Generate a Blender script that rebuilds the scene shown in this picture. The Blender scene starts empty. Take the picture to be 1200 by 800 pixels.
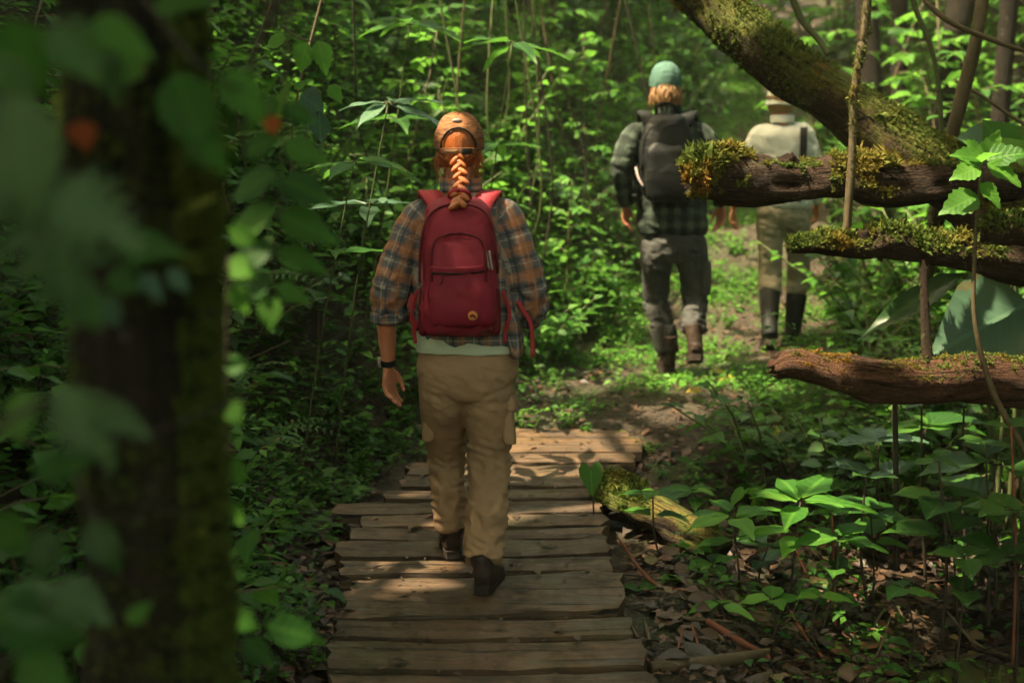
import bpy, math, random
import numpy as np
from mathutils import Vector, Matrix, noise as mnoise
SC = bpy.context.scene
COL = SC.collection
R = math.radians

# ------------------------------------------------------------------ camera, sky, sun, exposure
CAM_Z, FPX, PITCH = 1.5, 1666.7, math.atan(208 / 1666.7)
cam_d = bpy.data.cameras.new('camera'); cam = bpy.data.objects.new('camera', cam_d); COL.objects.link(cam)
cam.location = (0, 0, CAM_Z); cam.rotation_euler = (R(90) - PITCH, 0, 0)
cam_d.lens = 50; cam_d.sensor_width = 36; cam_d.clip_start = 0.05; cam_d.clip_end = 500
cam_d.dof.use_dof = True; cam_d.dof.focus_distance = 5.15; cam_d.dof.aperture_fstop = 2.0
SC.camera = cam
SUN = Vector((-0.45, -0.14, 0.87)).normalized()
world = bpy.data.worlds.new("World"); SC.world = world; world.use_nodes = True
_nt = world.node_tree; _bg = _nt.nodes['Background']
_sky = _nt.nodes.new('ShaderNodeTexSky'); _sky.sky_type = 'NISHITA'; _sky.sun_disc = False
_sky.sun_elevation = math.asin(SUN.z); _sky.sun_rotation = math.atan2(SUN.x, SUN.y); _sky.dust_density = 2.5; _sky.ozone_density = 0.4
_warm = _nt.nodes.new('ShaderNodeMixRGB'); _warm.blend_type = 'MULTIPLY'; _warm.inputs[0].default_value = 1; _warm.inputs[2].default_value = (1.0, 0.83, 0.46, 1)   # hazy humid sky, same all round
_nt.links.new(_sky.outputs[0], _warm.inputs[1]); _nt.links.new(_warm.outputs[0], _bg.inputs[0]); _bg.inputs[1].default_value = 0.15
sun_d = bpy.data.lights.new('sun', 'SUN'); sun = bpy.data.objects.new('sun', sun_d); COL.objects.link(sun)
sun_d.energy = 2.1; sun_d.angle = R(0.5); sun_d.color = (1.0, 0.83, 0.56)
sun.rotation_euler = SUN.to_track_quat('Z', 'Y').to_euler(); sun.location = SUN * 40
SC.view_settings.view_transform = 'Standard'; SC.view_settings.look = 'None'; SC.view_settings.gamma = 1
SC.view_settings.exposure = 3.6
SC.render.engine = 'CYCLES'
SC.cycles.use_denoising = True; SC.cycles.max_bounces = 7; SC.cycles.diffuse_bounces = 4; SC.cycles.glossy_bounces = 2
SC.cycles.transmission_bounces = 4; SC.cycles.transparent_max_bounces = 4; SC.cycles.caustics_reflective = False
SC.cycles.caustics_refractive = False; SC.cycles.sample_clamp_indirect = 4

# ------------------------------------------------------------------ geometry helpers
def P(px, py, Y):
    """point at forward distance Y (m) on the sight line measured in the photograph"""
    dx, dy = (px - 600) / FPX, (400 - py) / FPX
    c, s = math.cos(PITCH), math.sin(PITCH)
    d = np.array([dx, c + dy * s, -s + dy * c])
    return np.array([0, 0, CAM_Z]) + d * (Y / d[1])

def hash3(ix, iy, iz, seed):
    h = (ix * 374761393 + iy * 668265263 + iz * 2147483647 + seed * 974711) & 0xFFFFFFFF
    h = ((h ^ (h >> 13)) * 1274126177) & 0xFFFFFFFF
    h = ((h ^ (h >> 16)) * 2246822519) & 0xFFFFFFFF
    return ((h ^ (h >> 15)) & 0xFFFF) / 65535.0

def vnoise(p, seed=0):
    p = np.asarray(p, float); i = np.floor(p).astype(np.int64); f = p - i; f = f * f * (3 - 2 * f)
    out = 0
    for a in (0, 1):
        for b in (0, 1):
            for c in (0, 1):
                w = (f[:, 0] if a else 1 - f[:, 0]) * (f[:, 1] if b else 1 - f[:, 1]) * (f[:, 2] if c else 1 - f[:, 2])
                out = out + w * hash3(i[:, 0] + a, i[:, 1] + b, i[:, 2] + c, seed)
    return out * 2 - 1

def fbm(p, sc=1.0, octv=3, seed=0):
    p = np.asarray(p, float) * sc; o = 0; a = 1.0
    for k in range(octv):
        o = o + a * vnoise(p, seed + k * 7); a *= 0.5; p = p * 2.03 + 11.3
    return o

class MB:
    """collects vertices / faces and links them as one mesh object"""
    def __init__(self): self.V = []; self.F = []; self.U = []; self.n = 0
    def add(self, V, Fs, U=None):
        V = np.asarray(V, float).reshape(-1, 3)
        for F in Fs:
            F = np.asarray(F, np.int64)
            if F.size: self.F.append(F + self.n)
        self.V.append(V); self.U.append(np.zeros((len(V), 2)) if U is None else np.asarray(U, float)); self.n += len(V)
    def arrays(self):
        return np.concatenate(self.V), self.F, np.concatenate(self.U)
    def mesh(self, name, mat=None, smooth=True):
        me = bpy.data.meshes.new(name)
        V = np.concatenate(self.V); U = np.concatenate(self.U)
        me.vertices.add(len(V)); me.vertices.foreach_set('co', V.ravel())
        li = np.concatenate([f.ravel() for f in self.F])
        tot = np.concatenate([np.full(len(f), f.shape[1]) for f in self.F])
        st = np.concatenate([[0], np.cumsum(tot)[:-1]])
        me.loops.add(len(li)); me.loops.foreach_set('vertex_index', li.astype(np.int32))
        me.polygons.add(len(tot)); me.polygons.foreach_set('loop_start', st.astype(np.int32))
        uv = me.uv_layers.new(name='uv'); uv.data.foreach_set('uv', U[li].ravel().astype(np.float32))
        me.polygons.foreach_set('use_smooth', np.full(len(tot), smooth))
        me.update(calc_edges=True)
        if mat: me.materials.append(mat)
        return me
    def build(self, name, mat=None, parent=None, smooth=True, loc=None):
        return link(name, self.mesh(name, mat, smooth), parent, loc)

def link(name, data, parent=None, loc=None):
    o = bpy.data.objects.new(name, data); COL.objects.link(o)
    if loc is not None: o.location = loc
    if parent is not None: o.parent = parent
    return o
def tag(o, label=None, cat=None, group=None, kind=None):
    if label: o['label'] = label
    if cat: o['category'] = cat
    if group: o['group'] = group
    if kind: o['kind'] = kind
    return o
def empty(name, loc, label, cat, group=None):
    o = bpy.data.objects.new(name, None); COL.objects.link(o); o.location = loc; o.empty_display_size = 0.1
    return tag(o, label, cat, group)

def unit(v):
    v = np.asarray(v, float); return v / (np.linalg.norm(v, axis=-1, keepdims=True) + 1e-12)

def spline(pts, n):
    """catmull-rom through rows of pts (any number of columns), n samples per span"""
    p = np.asarray(pts, float)
    if len(p) == 2:
        t = np.linspace(0, 1, n + 1)[:, None]; return p[0] * (1 - t) + p[1] * t
    q = np.vstack([2 * p[0] - p[1], p, 2 * p[-1] - p[-2]]); out = []
    for i in range(len(p) - 1):
        a, b, c, d = q[i:i + 4]
        for t in np.linspace(0, 1, n, endpoint=False):
            out.append(0.5 * (2 * b + (c - a) * t + (2 * a - 5 * b + 4 * c - d) * t * t + (3 * b - a - 3 * c + d) * t ** 3))
    out.append(p[-1]); return np.array(out)

def tube_arrays(C, ra, rb=None, n=12, ref=(1, 0, 0), power=2.0, cap=True, jitter=None, level=False):
    """closed tube round the points C with elliptical (superelliptical) rings"""
    C = np.asarray(C, float); m = len(C); ra = np.broadcast_to(np.asarray(ra, float), (m,)); rb = ra if rb is None else np.broadcast_to(np.asarray(rb, float), (m,))
    T = unit(np.gradient(C, axis=0)); ref = np.asarray(ref, float)
    if level: T = np.tile([0, 0, 1.0], (m, 1))
    u = ref - (T @ ref)[:, None] * T
    bad = np.linalg.norm(u, axis=1) < 0.15
    if bad.any():
        alt = np.array([0, 1.0, 0]) if abs(ref[1]) < 0.9 else np.array([0, 0, 1.0])
        u[bad] = alt - (T[bad] @ alt)[:, None] * T[bad]
    u = unit(u); v = np.cross(T, u)
    a = np.linspace(0, 2 * math.pi, n, endpoint=False)
    ca = np.sign(np.cos(a)) * np.abs(np.cos(a)) ** (2 / power); sa = np.sign(np.sin(a)) * np.abs(np.sin(a)) ** (2 / power)
    rr = np.ones((m, n)) if jitter is None else jitter
    V = C[:, None, :] + (rr * ra[:, None] * ca[None])[..., None] * u[:, None, :] + (rr * rb[:, None] * sa[None])[..., None] * v[:, None, :]
    V = V.reshape(-1, 3)
    i, j = np.meshgrid(np.arange(m - 1), np.arange(n), indexing='ij'); i = i.ravel(); j = j.ravel(); k = (j + 1) % n
    Q = np.stack([i * n + j, i * n + k, (i + 1) * n + k, (i + 1) * n + j], 1)
    L = np.concatenate([[0], np.cumsum(np.linalg.norm(np.diff(C, axis=0), axis=1))])
    U = np.stack([np.tile(np.arange(n) / n, m), np.repeat(L, n)], 1)
    Fs = [Q]
    if cap:
        V = np.vstack([V, C[0], C[-1]]); U = np.vstack([U, U[0], U[-1]])
        j = np.arange(n); k = (j + 1) % n
        Fs.append(np.concatenate([np.stack([k, j, np.full(n, m * n)], 1), np.stack([(m - 1) * n + j, (m - 1) * n + k, np.full(n, m * n + 1)], 1)]))
    return V, Fs, U
def tube(mb, pts, ra, rb=None, n=12, per=4, **kw):
    cols = [np.asarray(pts, float)]
    ra = np.broadcast_to(np.asarray(ra, float), (len(pts),)); rb = ra if rb is None else np.broadcast_to(np.asarray(rb, float), (len(pts),))
    S = spline(np.column_stack([cols[0], ra, rb]), per)
    mb.add(*tube_arrays(S[:, :3], np.maximum(S[:, 3], 1e-4), np.maximum(S[:, 4], 1e-4), n, **kw))
def ball(mb, c, r, n=14, m=9, M=None, power=2.0):
    ph = np.linspace(-math.pi / 2, math.pi / 2, m + 2)[1:-1]
    a = np.linspace(0, 2 * math.pi, n, endpoint=False)
    f = lambda w: np.sign(w) * np.abs(w) ** (2 / power)
    V = np.array([[f(math.cos(p)) * f(math.cos(t)), f(math.cos(p)) * f(math.sin(t)), f(math.sin(p))] for p in ph for t in a])
    V = np.vstack([V, [0, 0, -1], [0, 0, 1]]) * np.asarray(r)
    if M is not None: V = V @ np.asarray(M).T
    i, j = np.meshgrid(np.arange(m - 1), np.arange(n), indexing='ij'); i = i.ravel(); j = j.ravel(); k = (j + 1) % n
    Q = np.stack([i * n + j, i * n + k, (i + 1) * n + k, (i + 1) * n + j], 1)
    j = np.arange(n); k = (j + 1) % n; b = m * n
    T = np.concatenate([np.stack([k, j, np.full(n, b)], 1), np.stack([(m - 1) * n + j, (m - 1) * n + k, np.full(n, b + 1)], 1)])
    mb.add(V + np.asarray(c), [Q, T])
def band(mb, pts, w, th, side, per=4):
    """flat strap: rectangular section swept along pts, width along side"""
    S = spline(np.asarray(pts, float), per); T = unit(np.gradient(S, axis=0)); side = np.broadcast_to(np.asarray(side, float), S.shape)
    u = unit(side - np.sum(side * T, 1)[:, None] * T); v = np.cross(T, u); w = np.broadcast_to(w, (len(S),))[:, None]
    V = np.stack([S + u * w / 2 + v * th / 2, S + u * w * 0.4 + v * th * .6, S - u * w * 0.4 + v * th * .6, S - u * w / 2 + v * th / 2, S - u * w / 2 - v * th / 2, S + u * w / 2 - v * th / 2], 1).reshape(-1, 3)
    m = len(S); i, j = np.meshgrid(np.arange(m - 1), np.arange(6), indexing='ij'); i = i.ravel(); j = j.ravel(); k = (j + 1) % 6
    mb.add(V, [np.stack([i * 6 + j, i * 6 + k, (i + 1) * 6 + k, (i + 1) * 6 + j], 1), np.array([[5, 4, 3, 2, 1, 0], [(m - 1) * 6 + q for q in range(6)]])])

def remesh(mb, vox, smooth_it=6, fac=0.5, ratio=None):
    """union of overlapping closed shells as one continuous surface -> (verts, faces)"""
    me = mb.mesh('tmp'); o = bpy.data.objects.new('tmp', me); COL.objects.link(o)
    m = o.modifiers.new('r', 'REMESH'); m.mode = 'VOXEL'; m.voxel_size = vox; m.adaptivity = 0
    if smooth_it:
        s = o.modifiers.new('s', 'SMOOTH'); s.factor = fac; s.iterations = smooth_it
    if ratio:
        d = o.modifiers.new('d', 'DECIMATE'); d.ratio = ratio
    dg = bpy.context.evaluated_depsgraph_get(); ev = o.evaluated_get(dg)
    out = bpy.data.meshes.new_from_object(ev)
    bpy.data.objects.remove(o); bpy.data.meshes.remove(me)
    return out
def get_vn(me):
    V = np.empty(len(me.vertices) * 3); me.vertices.foreach_get('co', V)
    N = np.empty(len(me.vertices) * 3); me.vertex_normals.foreach_get('vector', N)
    return V.reshape(-1, 3), N.reshape(-1, 3)
def set_v(me, V):
    me.vertices.foreach_set('co', np.asarray(V).ravel()); me.update()
def finish(me, name, mat, parent, loc):
    """mesh in world coordinates -> object whose origin sits at loc (parent at loc too)"""
    V, _ = get_vn(me); set_v(me, V - np.asarray(loc)); me.name = name
    me.polygons.foreach_set('use_smooth', np.ones(len(me.polygons), bool))
    me.materials.clear(); me.materials.append(mat)
    return link(name, me, parent)
def attr(me, name, A):
    a = me.attributes.new(name, 'FLOAT_VECTOR', 'POINT'); a.data.foreach_set('vector', np.asarray(A, np.float32).ravel())

# ------------------------------------------------------------------ materials
class NT:
    def __init__(self, name):
        self.m = bpy.data.materials.new(name); self.m.use_nodes = True; self.t = self.m.node_tree
        self.b = self.t.nodes['Principled BSDF']; self.out = self.t.nodes['Material Output']
    def n(self, kind, props=None, **ins):
        d = self.t.nodes.new('ShaderNode' + kind)
        for k, v in (props or {}).items(): setattr(d, k, v)
        for k, v in ins.items(): self.set(d, k.replace('_', ' '), v)
        return d
    def set(self, d, k, v):
        s = d.inputs[int(k[1:])] if k[0] == 'i' and k[1:].isdigit() else d.inputs[k]
        if isinstance(v, bpy.types.NodeSocket): self.t.links.new(v, s)
        elif isinstance(v, bpy.types.Node): self.t.links.new(v.outputs[0], s)
        else: s.default_value = v
    def math(self, op, a, b=0.0, c=0.0):
        d = self.n('Math', {'operation': op}); self.set(d, 'i0', a); self.set(d, 'i1', b); self.set(d, 'i2', c); return d.outputs[0]
    def ramp(self, fac, stops, interp='LINEAR'):
        d = self.n('ValToRGB'); d.color_ramp.interpolation = interp; e = d.color_ramp.elements
        while len(e) < len(stops): e.new(0.5)
        for q, (p, c) in zip(e, stops): q.position = p; q.color = c if len(c) == 4 else (*c, 1)
        self.set(d, 'i0', fac); return d.outputs[0]
    def mix(self, f, a, b, mode='MIX'):
        d = self.n('MixRGB', {'blend_type': mode}); self.set(d, 'i0', f); self.set(d, 'i1', a if not isinstance(a, tuple) else (*a[:3], 1)); self.set(d, 'i2', b if not isinstance(b, tuple) else (*b[:3], 1)); return d.outputs[0]
    def coord(self, which='Object'): return self.n('TexCoord').outputs[which]
    def pos(self): return self.n('NewGeometry').outputs['Position']
    def noise(self, scale, detail=4, vec=None, rough=0.55, out='Fac', dist=0.0):
        d = self.n('TexNoise', Scale=scale, Detail=detail, Roughness=rough, Distortion=dist)
        if vec is not None: self.set(d, 'Vector', vec)
        return d.outputs[out]
    def mapping(self, vec, scale=(1, 1, 1), rot=(0, 0, 0)):
        d = self.n('Mapping'); self.set(d, 'Vector', vec); d.inputs['Scale'].default_value = scale; d.inputs['Rotation'].default_value = rot; return d.outputs[0]
    def bump(self, h, strength=0.5, dist=0.01):
        d = self.n('Bump', Strength=strength, Distance=dist, Height=h); self.set(self.b, 'Normal', d); return d
    def base(self, c, rough=0.7, spec=0.4):
        self.set(self.b, 'Base Color', (*c, 1) if isinstance(c, tuple) else c); self.set(self.b, 'Roughness', rough); self.b.inputs['Specular IOR Level'].default_value = spec
        return self.m
    def facing_up(self):
        s = self.n('SeparateXYZ'); self.set(s, 'i0', self.n('NewGeometry').outputs['Normal']); return s.outputs[2]

def leaf_mat(name, dark, mid, light, trans=0.35, rough=0.5, veins=True, brown=0.03, spec=0.22):
    t = NT(name); g = t.n('NewGeometry'); oi = t.n('ObjectInfo')
    r = t.math('FRACT', t.math('ADD', g.outputs['Random Per Island'], t.math('MULTIPLY', oi.outputs['Random'], 3.7)))
    col = t.ramp(r, [(0, dark), (0.45, mid), (0.85, light), (1.0, tuple(min(1, x * 1.25) for x in light))])
    nz = t.noise(14, 2, t.pos()); col = t.mix(t.math('MULTIPLY', nz, 0.5), col, dark)
    uv = t.n('UVMap'); s = t.n('SeparateXYZ'); t.set(s, 'i0', uv.outputs[0])
    a = t.math('ABSOLUTE', t.math('SUBTRACT', s.outputs[0], 0.5))
    if veins:
        mid_v = t.math('LESS_THAN', a, 0.022)
        side = t.math('FRACT', t.math('SUBTRACT', t.math('MULTIPLY', s.outputs[1], 7.0), t.math('MULTIPLY', a, 5.0)))
        sv = t.math('LESS_THAN', side, 0.09)
        vv = t.math('MAXIMUM', mid_v, t.math('MULTIPLY', sv, 0.45))
        col = t.mix(t.math('MULTIPLY', vv, 0.28), col, tuple(min(1, x * 1.7) for x in light))
        h = t.math('ADD', t.math('SINE', t.math('MULTIPLY', side, 6.283)), t.math('MULTIPLY', mid_v, -2.0))
        t.bump(h, 0.15, 0.003)
    spots = t.ramp(t.noise(60, 2, t.pos()), [(0.66, (0, 0, 0)), (0.74, (1, 1, 1))])
    edge = t.math('MULTIPLY', t.math('GREATER_THAN', t.math('ADD', t.math('MULTIPLY', a, 1.6), t.noise(22, 3, t.pos())), 1.16), 0.65)
    col = t.mix(edge, col, (0.10, 0.065, 0.02))
    old = t.math('GREATER_THAN', t.math('FRACT', t.math('MULTIPLY', r, 17.3)), 1 - brown)
    col = t.mix(t.math('MULTIPLY', spots, 0.35), col, (0.09, 0.06, 0.02))
    col = t.mix(t.math('MULTIPLY', old, 0.7), col, (0.20, 0.14, 0.025))
    t.base(col, rough, spec)
    tr = t.n('BsdfTranslucent'); t.set(tr, 'Color', t.mix(0.5, col, tuple(min(1, x * 1.9) for x in light)))
    mx = t.n('MixShader'); t.set(mx, 'i0', trans); t.set(mx, 'i1', t.b); t.set(mx, 'i2', tr); t.t.links.new(mx.outputs[0], t.out.inputs[0])
    return t.m

M = {}
M['leaf'] = leaf_mat('leaf_mid', (0.013, 0.052, 0.008), (0.029, 0.100, 0.014), (0.064, 0.165, 0.020), .4, brown=0.0)
M['leaf_bright'] = leaf_mat('leaf_bright', (0.024, 0.092, 0.010), (0.049, 0.155, 0.018), (0.098, 0.235, 0.03), 0.48, brown=0.0)
M['leaf_dark'] = leaf_mat('leaf_dark', (0.012, 0.038, 0.008), (0.022, 0.064, 0.012), (0.04, 0.10, 0.018), 0.28, 0.36, brown=0.0)
M['leaf_blue'] = leaf_mat('leaf_bluish', (0.035, 0.075, 0.045), (0.05, 0.10, 0.06), (0.07, 0.13, 0.075), 0.2, 0.4, brown=0.0)
M['fern'] = leaf_mat('fern_green', (0.03, 0.08, 0.018), (0.05, 0.125, 0.026), (0.08, 0.17, 0.035), 0.38, 0.5, False)
M['yellow_leaf'] = leaf_mat('leaf_yellowing', (0.16, 0.16, 0.02), (0.26, 0.25, 0.03), (0.34, 0.32, 0.04), 0.35, 0.5)
def litter_mat():
    t = NT('dry_leaf'); g = t.n('NewGeometry')
    c = t.ramp(g.outputs['Random Per Island'], [(0, (0.016, 0.010, 0.006)), (0.4, (0.034, 0.019, 0.010)), (0.65, (0.06, 0.029, 0.013)), (0.82, (0.085, 0.045, 0.02)), (0.95, (0.12, 0.04, 0.015)), (1, (0.09, 0.08, 0.022))])
    c = t.mix(t.math('MULTIPLY', t.noise(35, 3, t.pos()), 0.6), c, (0.02, 0.013, 0.009)); return t.base(c, 0.55, 0.35)
M['litter'] = litter_mat()
def stem_mat(name, a, b):
    t = NT(name); c = t.mix(t.noise(25, 3, t.pos()), a, b); t.bump(t.noise(90, 2, t.pos()), 0.4, 0.003); return t.base(c, 0.65, 0.3)
M['stem'] = stem_mat('green_stem', (0.035, 0.05, 0.016), (0.075, 0.085, 0.03))
M['stem_dark'] = stem_mat('dark_stem', (0.016, 0.013, 0.009), (0.035, 0.026, 0.016))
M['stem_brown'] = stem_mat('woody_stem', (0.035, 0.027, 0.015), (0.095, 0.07, 0.035))
M['stem_red'] = stem_mat('reddish_stem', (0.10, 0.028, 0.015), (0.17, 0.06, 0.03))
def moss_mat(name, rust):
    t = NT(name); g = t.n('NewGeometry')
    c = t.ramp(g.outputs['Random Per Island'], [(0, (0.035, 0.06, 0.010)), (0.5, (0.07, 0.105, 0.018)), (1, (0.14, 0.17, 0.034))])
    f = t.ramp(t.noise(5, 3, t.pos()), [(0.45, (0, 0, 0)), (0.62, (1, 1, 1))])
    c = t.mix(t.math('MULTIPLY', f, rust), c, (0.24, 0.105, 0.016)); t.base(c, 0.8, 0.15)
    tr = t.n('BsdfTranslucent'); t.set(tr, 'Color', c); mx = t.n('MixShader'); t.set(mx, 'i0', 0.3); t.set(mx, 'i1', t.b); t.set(mx, 'i2', tr); t.t.links.new(mx.outputs[0], t.out.inputs[0])
    return t.m
M['moss'] = moss_mat('moss_yellow_green', 0.35); M['moss_rust'] = moss_mat('moss_rusty', 0.8); M['moss_green'] = moss_mat('moss_green', 0.08)
def bark_mat(name, a, b, moss, mosscol=(0.075, 0.085, 0.016)):
    t = NT(name); co = t.pos(); uv = t.n('UVMap').outputs[0]
    fine = t.noise(42, 6, co, 0.65); big = t.noise(7, 4, co)
    rid = t.noise(1, 4, t.mapping(uv, (60, 7, 1)), 0.6)
    c = t.mix(fine, a, b); c = t.mix(t.math('MULTIPLY', t.ramp(rid, [(0.45, (1, 1, 1)), (0.6, (0, 0, 0))]), 0.5), c, tuple(x * 0.4 for x in a))
    up = t.math('ADD', t.math('MULTIPLY', t.facing_up(), 0.35), t.math('ADD', big, moss - 0.5))
    mk = t.ramp(t.math('ADD', up, t.math('MULTIPLY', t.math('SUBTRACT', fine, 0.5), 0.5)), [(0.5, (0, 0, 0)), (0.68, (1, 1, 1))])
    mc = t.mix(t.noise(30, 3, co), mosscol, tuple(x * 1.9 for x in mosscol)); mc = t.mix(t.ramp(t.noise(6, 3, co), [(0.5, (0, 0, 0)), (0.7, (0.7,) * 3)]), mc, (0.15, 0.075, 0.016))
    c = t.mix(mk, c, mc)
    lich = t.math('MULTIPLY', t.ramp(t.noise(13, 4, co, 0.7), [(.60, (0, 0, 0)), (.66, (1, 1, 1))]), t.math('GREATER_THAN', big, .46)); c = t.mix(t.math('MULTIPLY', lich, .45), c, (0.11, 0.115, 0.07))
    crk = t.ramp(t.noise(1, 5, t.mapping(uv, (26, 3.2, 1)), 0.7, dist=1.2), [(.36, (0, 0, 0)), (.44, (1, 1, 1))]); c = t.mix(t.math('SUBTRACT', 1.0, crk), c, tuple(x * .22 for x in a))
    t.bump(t.math('ADD', t.math('ADD', t.math('ADD', fine, rid), t.math('MULTIPLY', t.noise(160, 3, co), 0.6)), t.math('MULTIPLY', crk, .8)), 1.0, 0.024)
    return t.base(c, 0.85, 0.2)
M['bark'] = bark_mat('wet_bark', (0.03, 0.018, 0.012), (0.085, 0.05, 0.03), 0.1)
M['bark_moss'] = bark_mat('mossy_bark', (0.03, 0.02, 0.012), (0.085, 0.055, 0.03), 0.62, (0.06, 0.07, 0.014))
M['bark_red'] = bark_mat('reddish_bark', (0.05, 0.024, 0.014), (0.14, 0.065, 0.034), 0.08)
M['bark_dark'] = bark_mat('dark_mossy_bark', (0.010, 0.008, 0.005), (0.028, 0.02, 0.013), 0.16, (0.022, 0.034, 0.008))
def ground_mat():
    t = NT('forest_soil'); co = t.pos(); a = t.noise(3.2, 5, co); b = t.noise(28, 6, co, 0.65); v = t.n('TexVoronoi', Scale=26.0); t.set(v, 'Vector', co)
    c = t.mix(b, (0.012, 0.008, 0.005), (0.045, 0.029, 0.017)); c = t.mix(t.ramp(a, [(0.42, (0, 0, 0)), (0.62, (0.8,) * 3)]), c, (0.055, 0.040, 0.023))
    gr = t.ramp(t.noise(1.7, 4, co), [(0.5, (0, 0, 0)), (0.66, (0.7,) * 3)]); c = t.mix(gr, c, (0.035, 0.05, 0.014))
    wet = t.ramp(a, [(0.4, (0.35,) * 3), (0.6, (0.9,) * 3)])
    t.bump(t.math('ADD', t.math('ADD', b, a), t.math('MULTIPLY', v.outputs[0], 0.5)), 1.0, 0.05)
    return t.base(c, wet, 0.4)
M['ground'] = ground_mat()
def wood_mat():
    t = NT('weathered_plank'); co = t.coord('Object'); oi = t.n('ObjectInfo'); off = t.n('VectorMath', {'operation': 'ADD'}); t.set(off, 'i0', co)
    cb = t.n('CombineXYZ'); t.set(cb, 'i0', t.math('MULTIPLY', oi.outputs['Random'], 37.0)); t.set(cb, 'i1', t.math('MULTIPLY', oi.outputs['Random'], 91.0)); t.set(off, 'i1', cb)
    p = off.outputs[0]
    g = t.noise(1, 6, t.mapping(p, (2.2, 55, 55)), 0.65, dist=0.4); g2 = t.noise(1, 3, t.mapping(p, (1.1, 17, 17))); blot = t.noise(5.5, 5, p, 0.65)
    c = t.ramp(g, [(0.25, (0.018, 0.011, 0.006)), (0.45, (0.066, 0.036, 0.015)), (0.7, (0.135, 0.072, 0.03))])
    c = t.mix(t.ramp(oi.outputs['Random'], [(0, (0, 0, 0)), (1, (0.45,) * 3)]), c, (0.095, 0.052, 0.024))
    c = t.mix(t.ramp(g2, [(0.5, (0, 0, 0)), (0.7, (0.5,) * 3)]), c, (0.055, 0.038, 0.022))
    c = t.mix(t.ramp(blot, [(0.5, (0, 0, 0)), (0.64, (0.85,) * 3)]), c, (0.028, 0.019, 0.011))
    c = t.mix(t.ramp(t.noise(2.4, 4, p), [(0.54, (0, 0, 0)), (0.7, (0.5,) * 3)]), c, (0.05, 0.055, 0.016))
    crk = t.ramp(t.noise(1, 3, t.mapping(p, (.9, 30, 30)), .5, dist=.5), [(.345, (0, 0, 0)), (.375, (1, 1, 1))]); c = t.mix(t.math('SUBTRACT', 1.0, crk), c, (.006, .004, .003))
    c = t.mix(t.ramp(t.noise(1.3, 5, p, .7), [(.40, (.75,) * 3), (.58, (0, 0, 0))]), c, (.03, .019, .010))
    t.bump(t.math('ADD', t.math('ADD', g, crk), t.math('MULTIPLY', blot, 0.6)), 1.0, 0.008)
    return t.base(c, t.ramp(blot, [(0.38, (0.40,) * 3), (0.6, (0.8,) * 3)]), 0.4)
M['plank'] = wood_mat()
def water_mat():
    t = NT('muddy_water'); n = t.noise(9, 3, t.pos()); t.bump(n, 0.12, 0.02); t.base((0.022, 0.017, 0.011), 0.08, 0.5); return t.m
M['water'] = water_mat()
# ------------------------------------------------------------------ the lie of the land
def lerp(y, pts):
    a = np.array(pts, float); return np.interp(y, a[:, 0], a[:, 1])
PATH_Z = [(-3, -0.1), (4.0, -0.07), (5, 0), (7, 0.14), (8.4, 0.26), (9.2, 0.30), (10.5, 0.55), (12, 1.05), (15, 2.35), (19, 4.2), (26, 7), (60, 16)]
BANK_X = [(-3, -0.75), (4.0, -0.72), (5.5, -0.72), (6.6, -0.62), (7.4, -0.1), (8.4, 0.25), (10, 0.95), (12, 1.55), (15, 2.2), (20, 3.2), (60, 8)]   # foot of the left bank
RIGHT_X = [(-3, 0.62), (4, 0.58), (6.4, 0.62), (7.2, 1.0), (8.4, 1.75), (10, 2.4), (12, 2.55), (15, 3.1), (20, 4.6), (60, 12)]           # right edge of the path
def sstep(a, b, x):
    t = np.clip((x - a) / (b - a), 0, 1); return t * t * (3 - 2 * t)
def ground_z(x, y):
    x = np.asarray(x, float); y = np.asarray(y, float)
    z = lerp(y, PATH_Z)
    d = lerp(y, BANK_X) - x
    near = 1 - sstep(6.6, 7.4, y)
    z = z - 0.13 * near
    rise = 0.18 * np.clip(d, 0, 0.5) + 1.15 * np.clip(d - 0.35, 0, 2.6) + 0.35 * np.clip(d - 2.95, 0, 12)
    soft = np.where(d > 0, rise, 0)
    soft = soft * (0.55 + 0.45 * sstep(2.6, 4.6, y)) 
    z = z + soft
    e = x - lerp(y, RIGHT_X)
    hollow = -0.20 * sstep(0.0, 0.5, e) * (1 - sstep(6.6, 8.6, y)) - 0.12 * sstep(0.5, 1.2, e) * (1 - sstep(5.0, 6.2, y))
    far = np.clip(e - 0.15, 0, 9) * 0.55 * sstep(7.6, 10.5, y) + np.clip(e - 2.2, 0, 20) * 0.5
    z = z + hollow + np.where(e > 0, far, 0)
    p = np.column_stack([np.ravel(x), np.ravel(y), np.zeros(np.size(x))])
    n = fbm(p, 1.1, 3, 3) * 0.05 + fbm(p, 5.0, 3, 9) * 0.018
    k = np.clip(np.ravel(np.abs(d)) , 0.2, 1)
    return z + (n * k).reshape(z.shape)
def gz(x, y): return float(ground_z(np.array([x]), np.array([y]))[0])
def ground_hit(px, py, lift=0.0):
    """where the sight line through a photo pixel meets the ground"""
    a, b = 1.0, 40.0; ys = np.linspace(1.5, 30, 600); pts = np.array([P(px, py, y) for y in ys])
    g = ground_z(pts[:, 0], pts[:, 1]) + lift
    hit = np.nonzero(pts[:, 2] < g)[0]
    return pts[hit[0]] if len(hit) else pts[-1]

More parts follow.
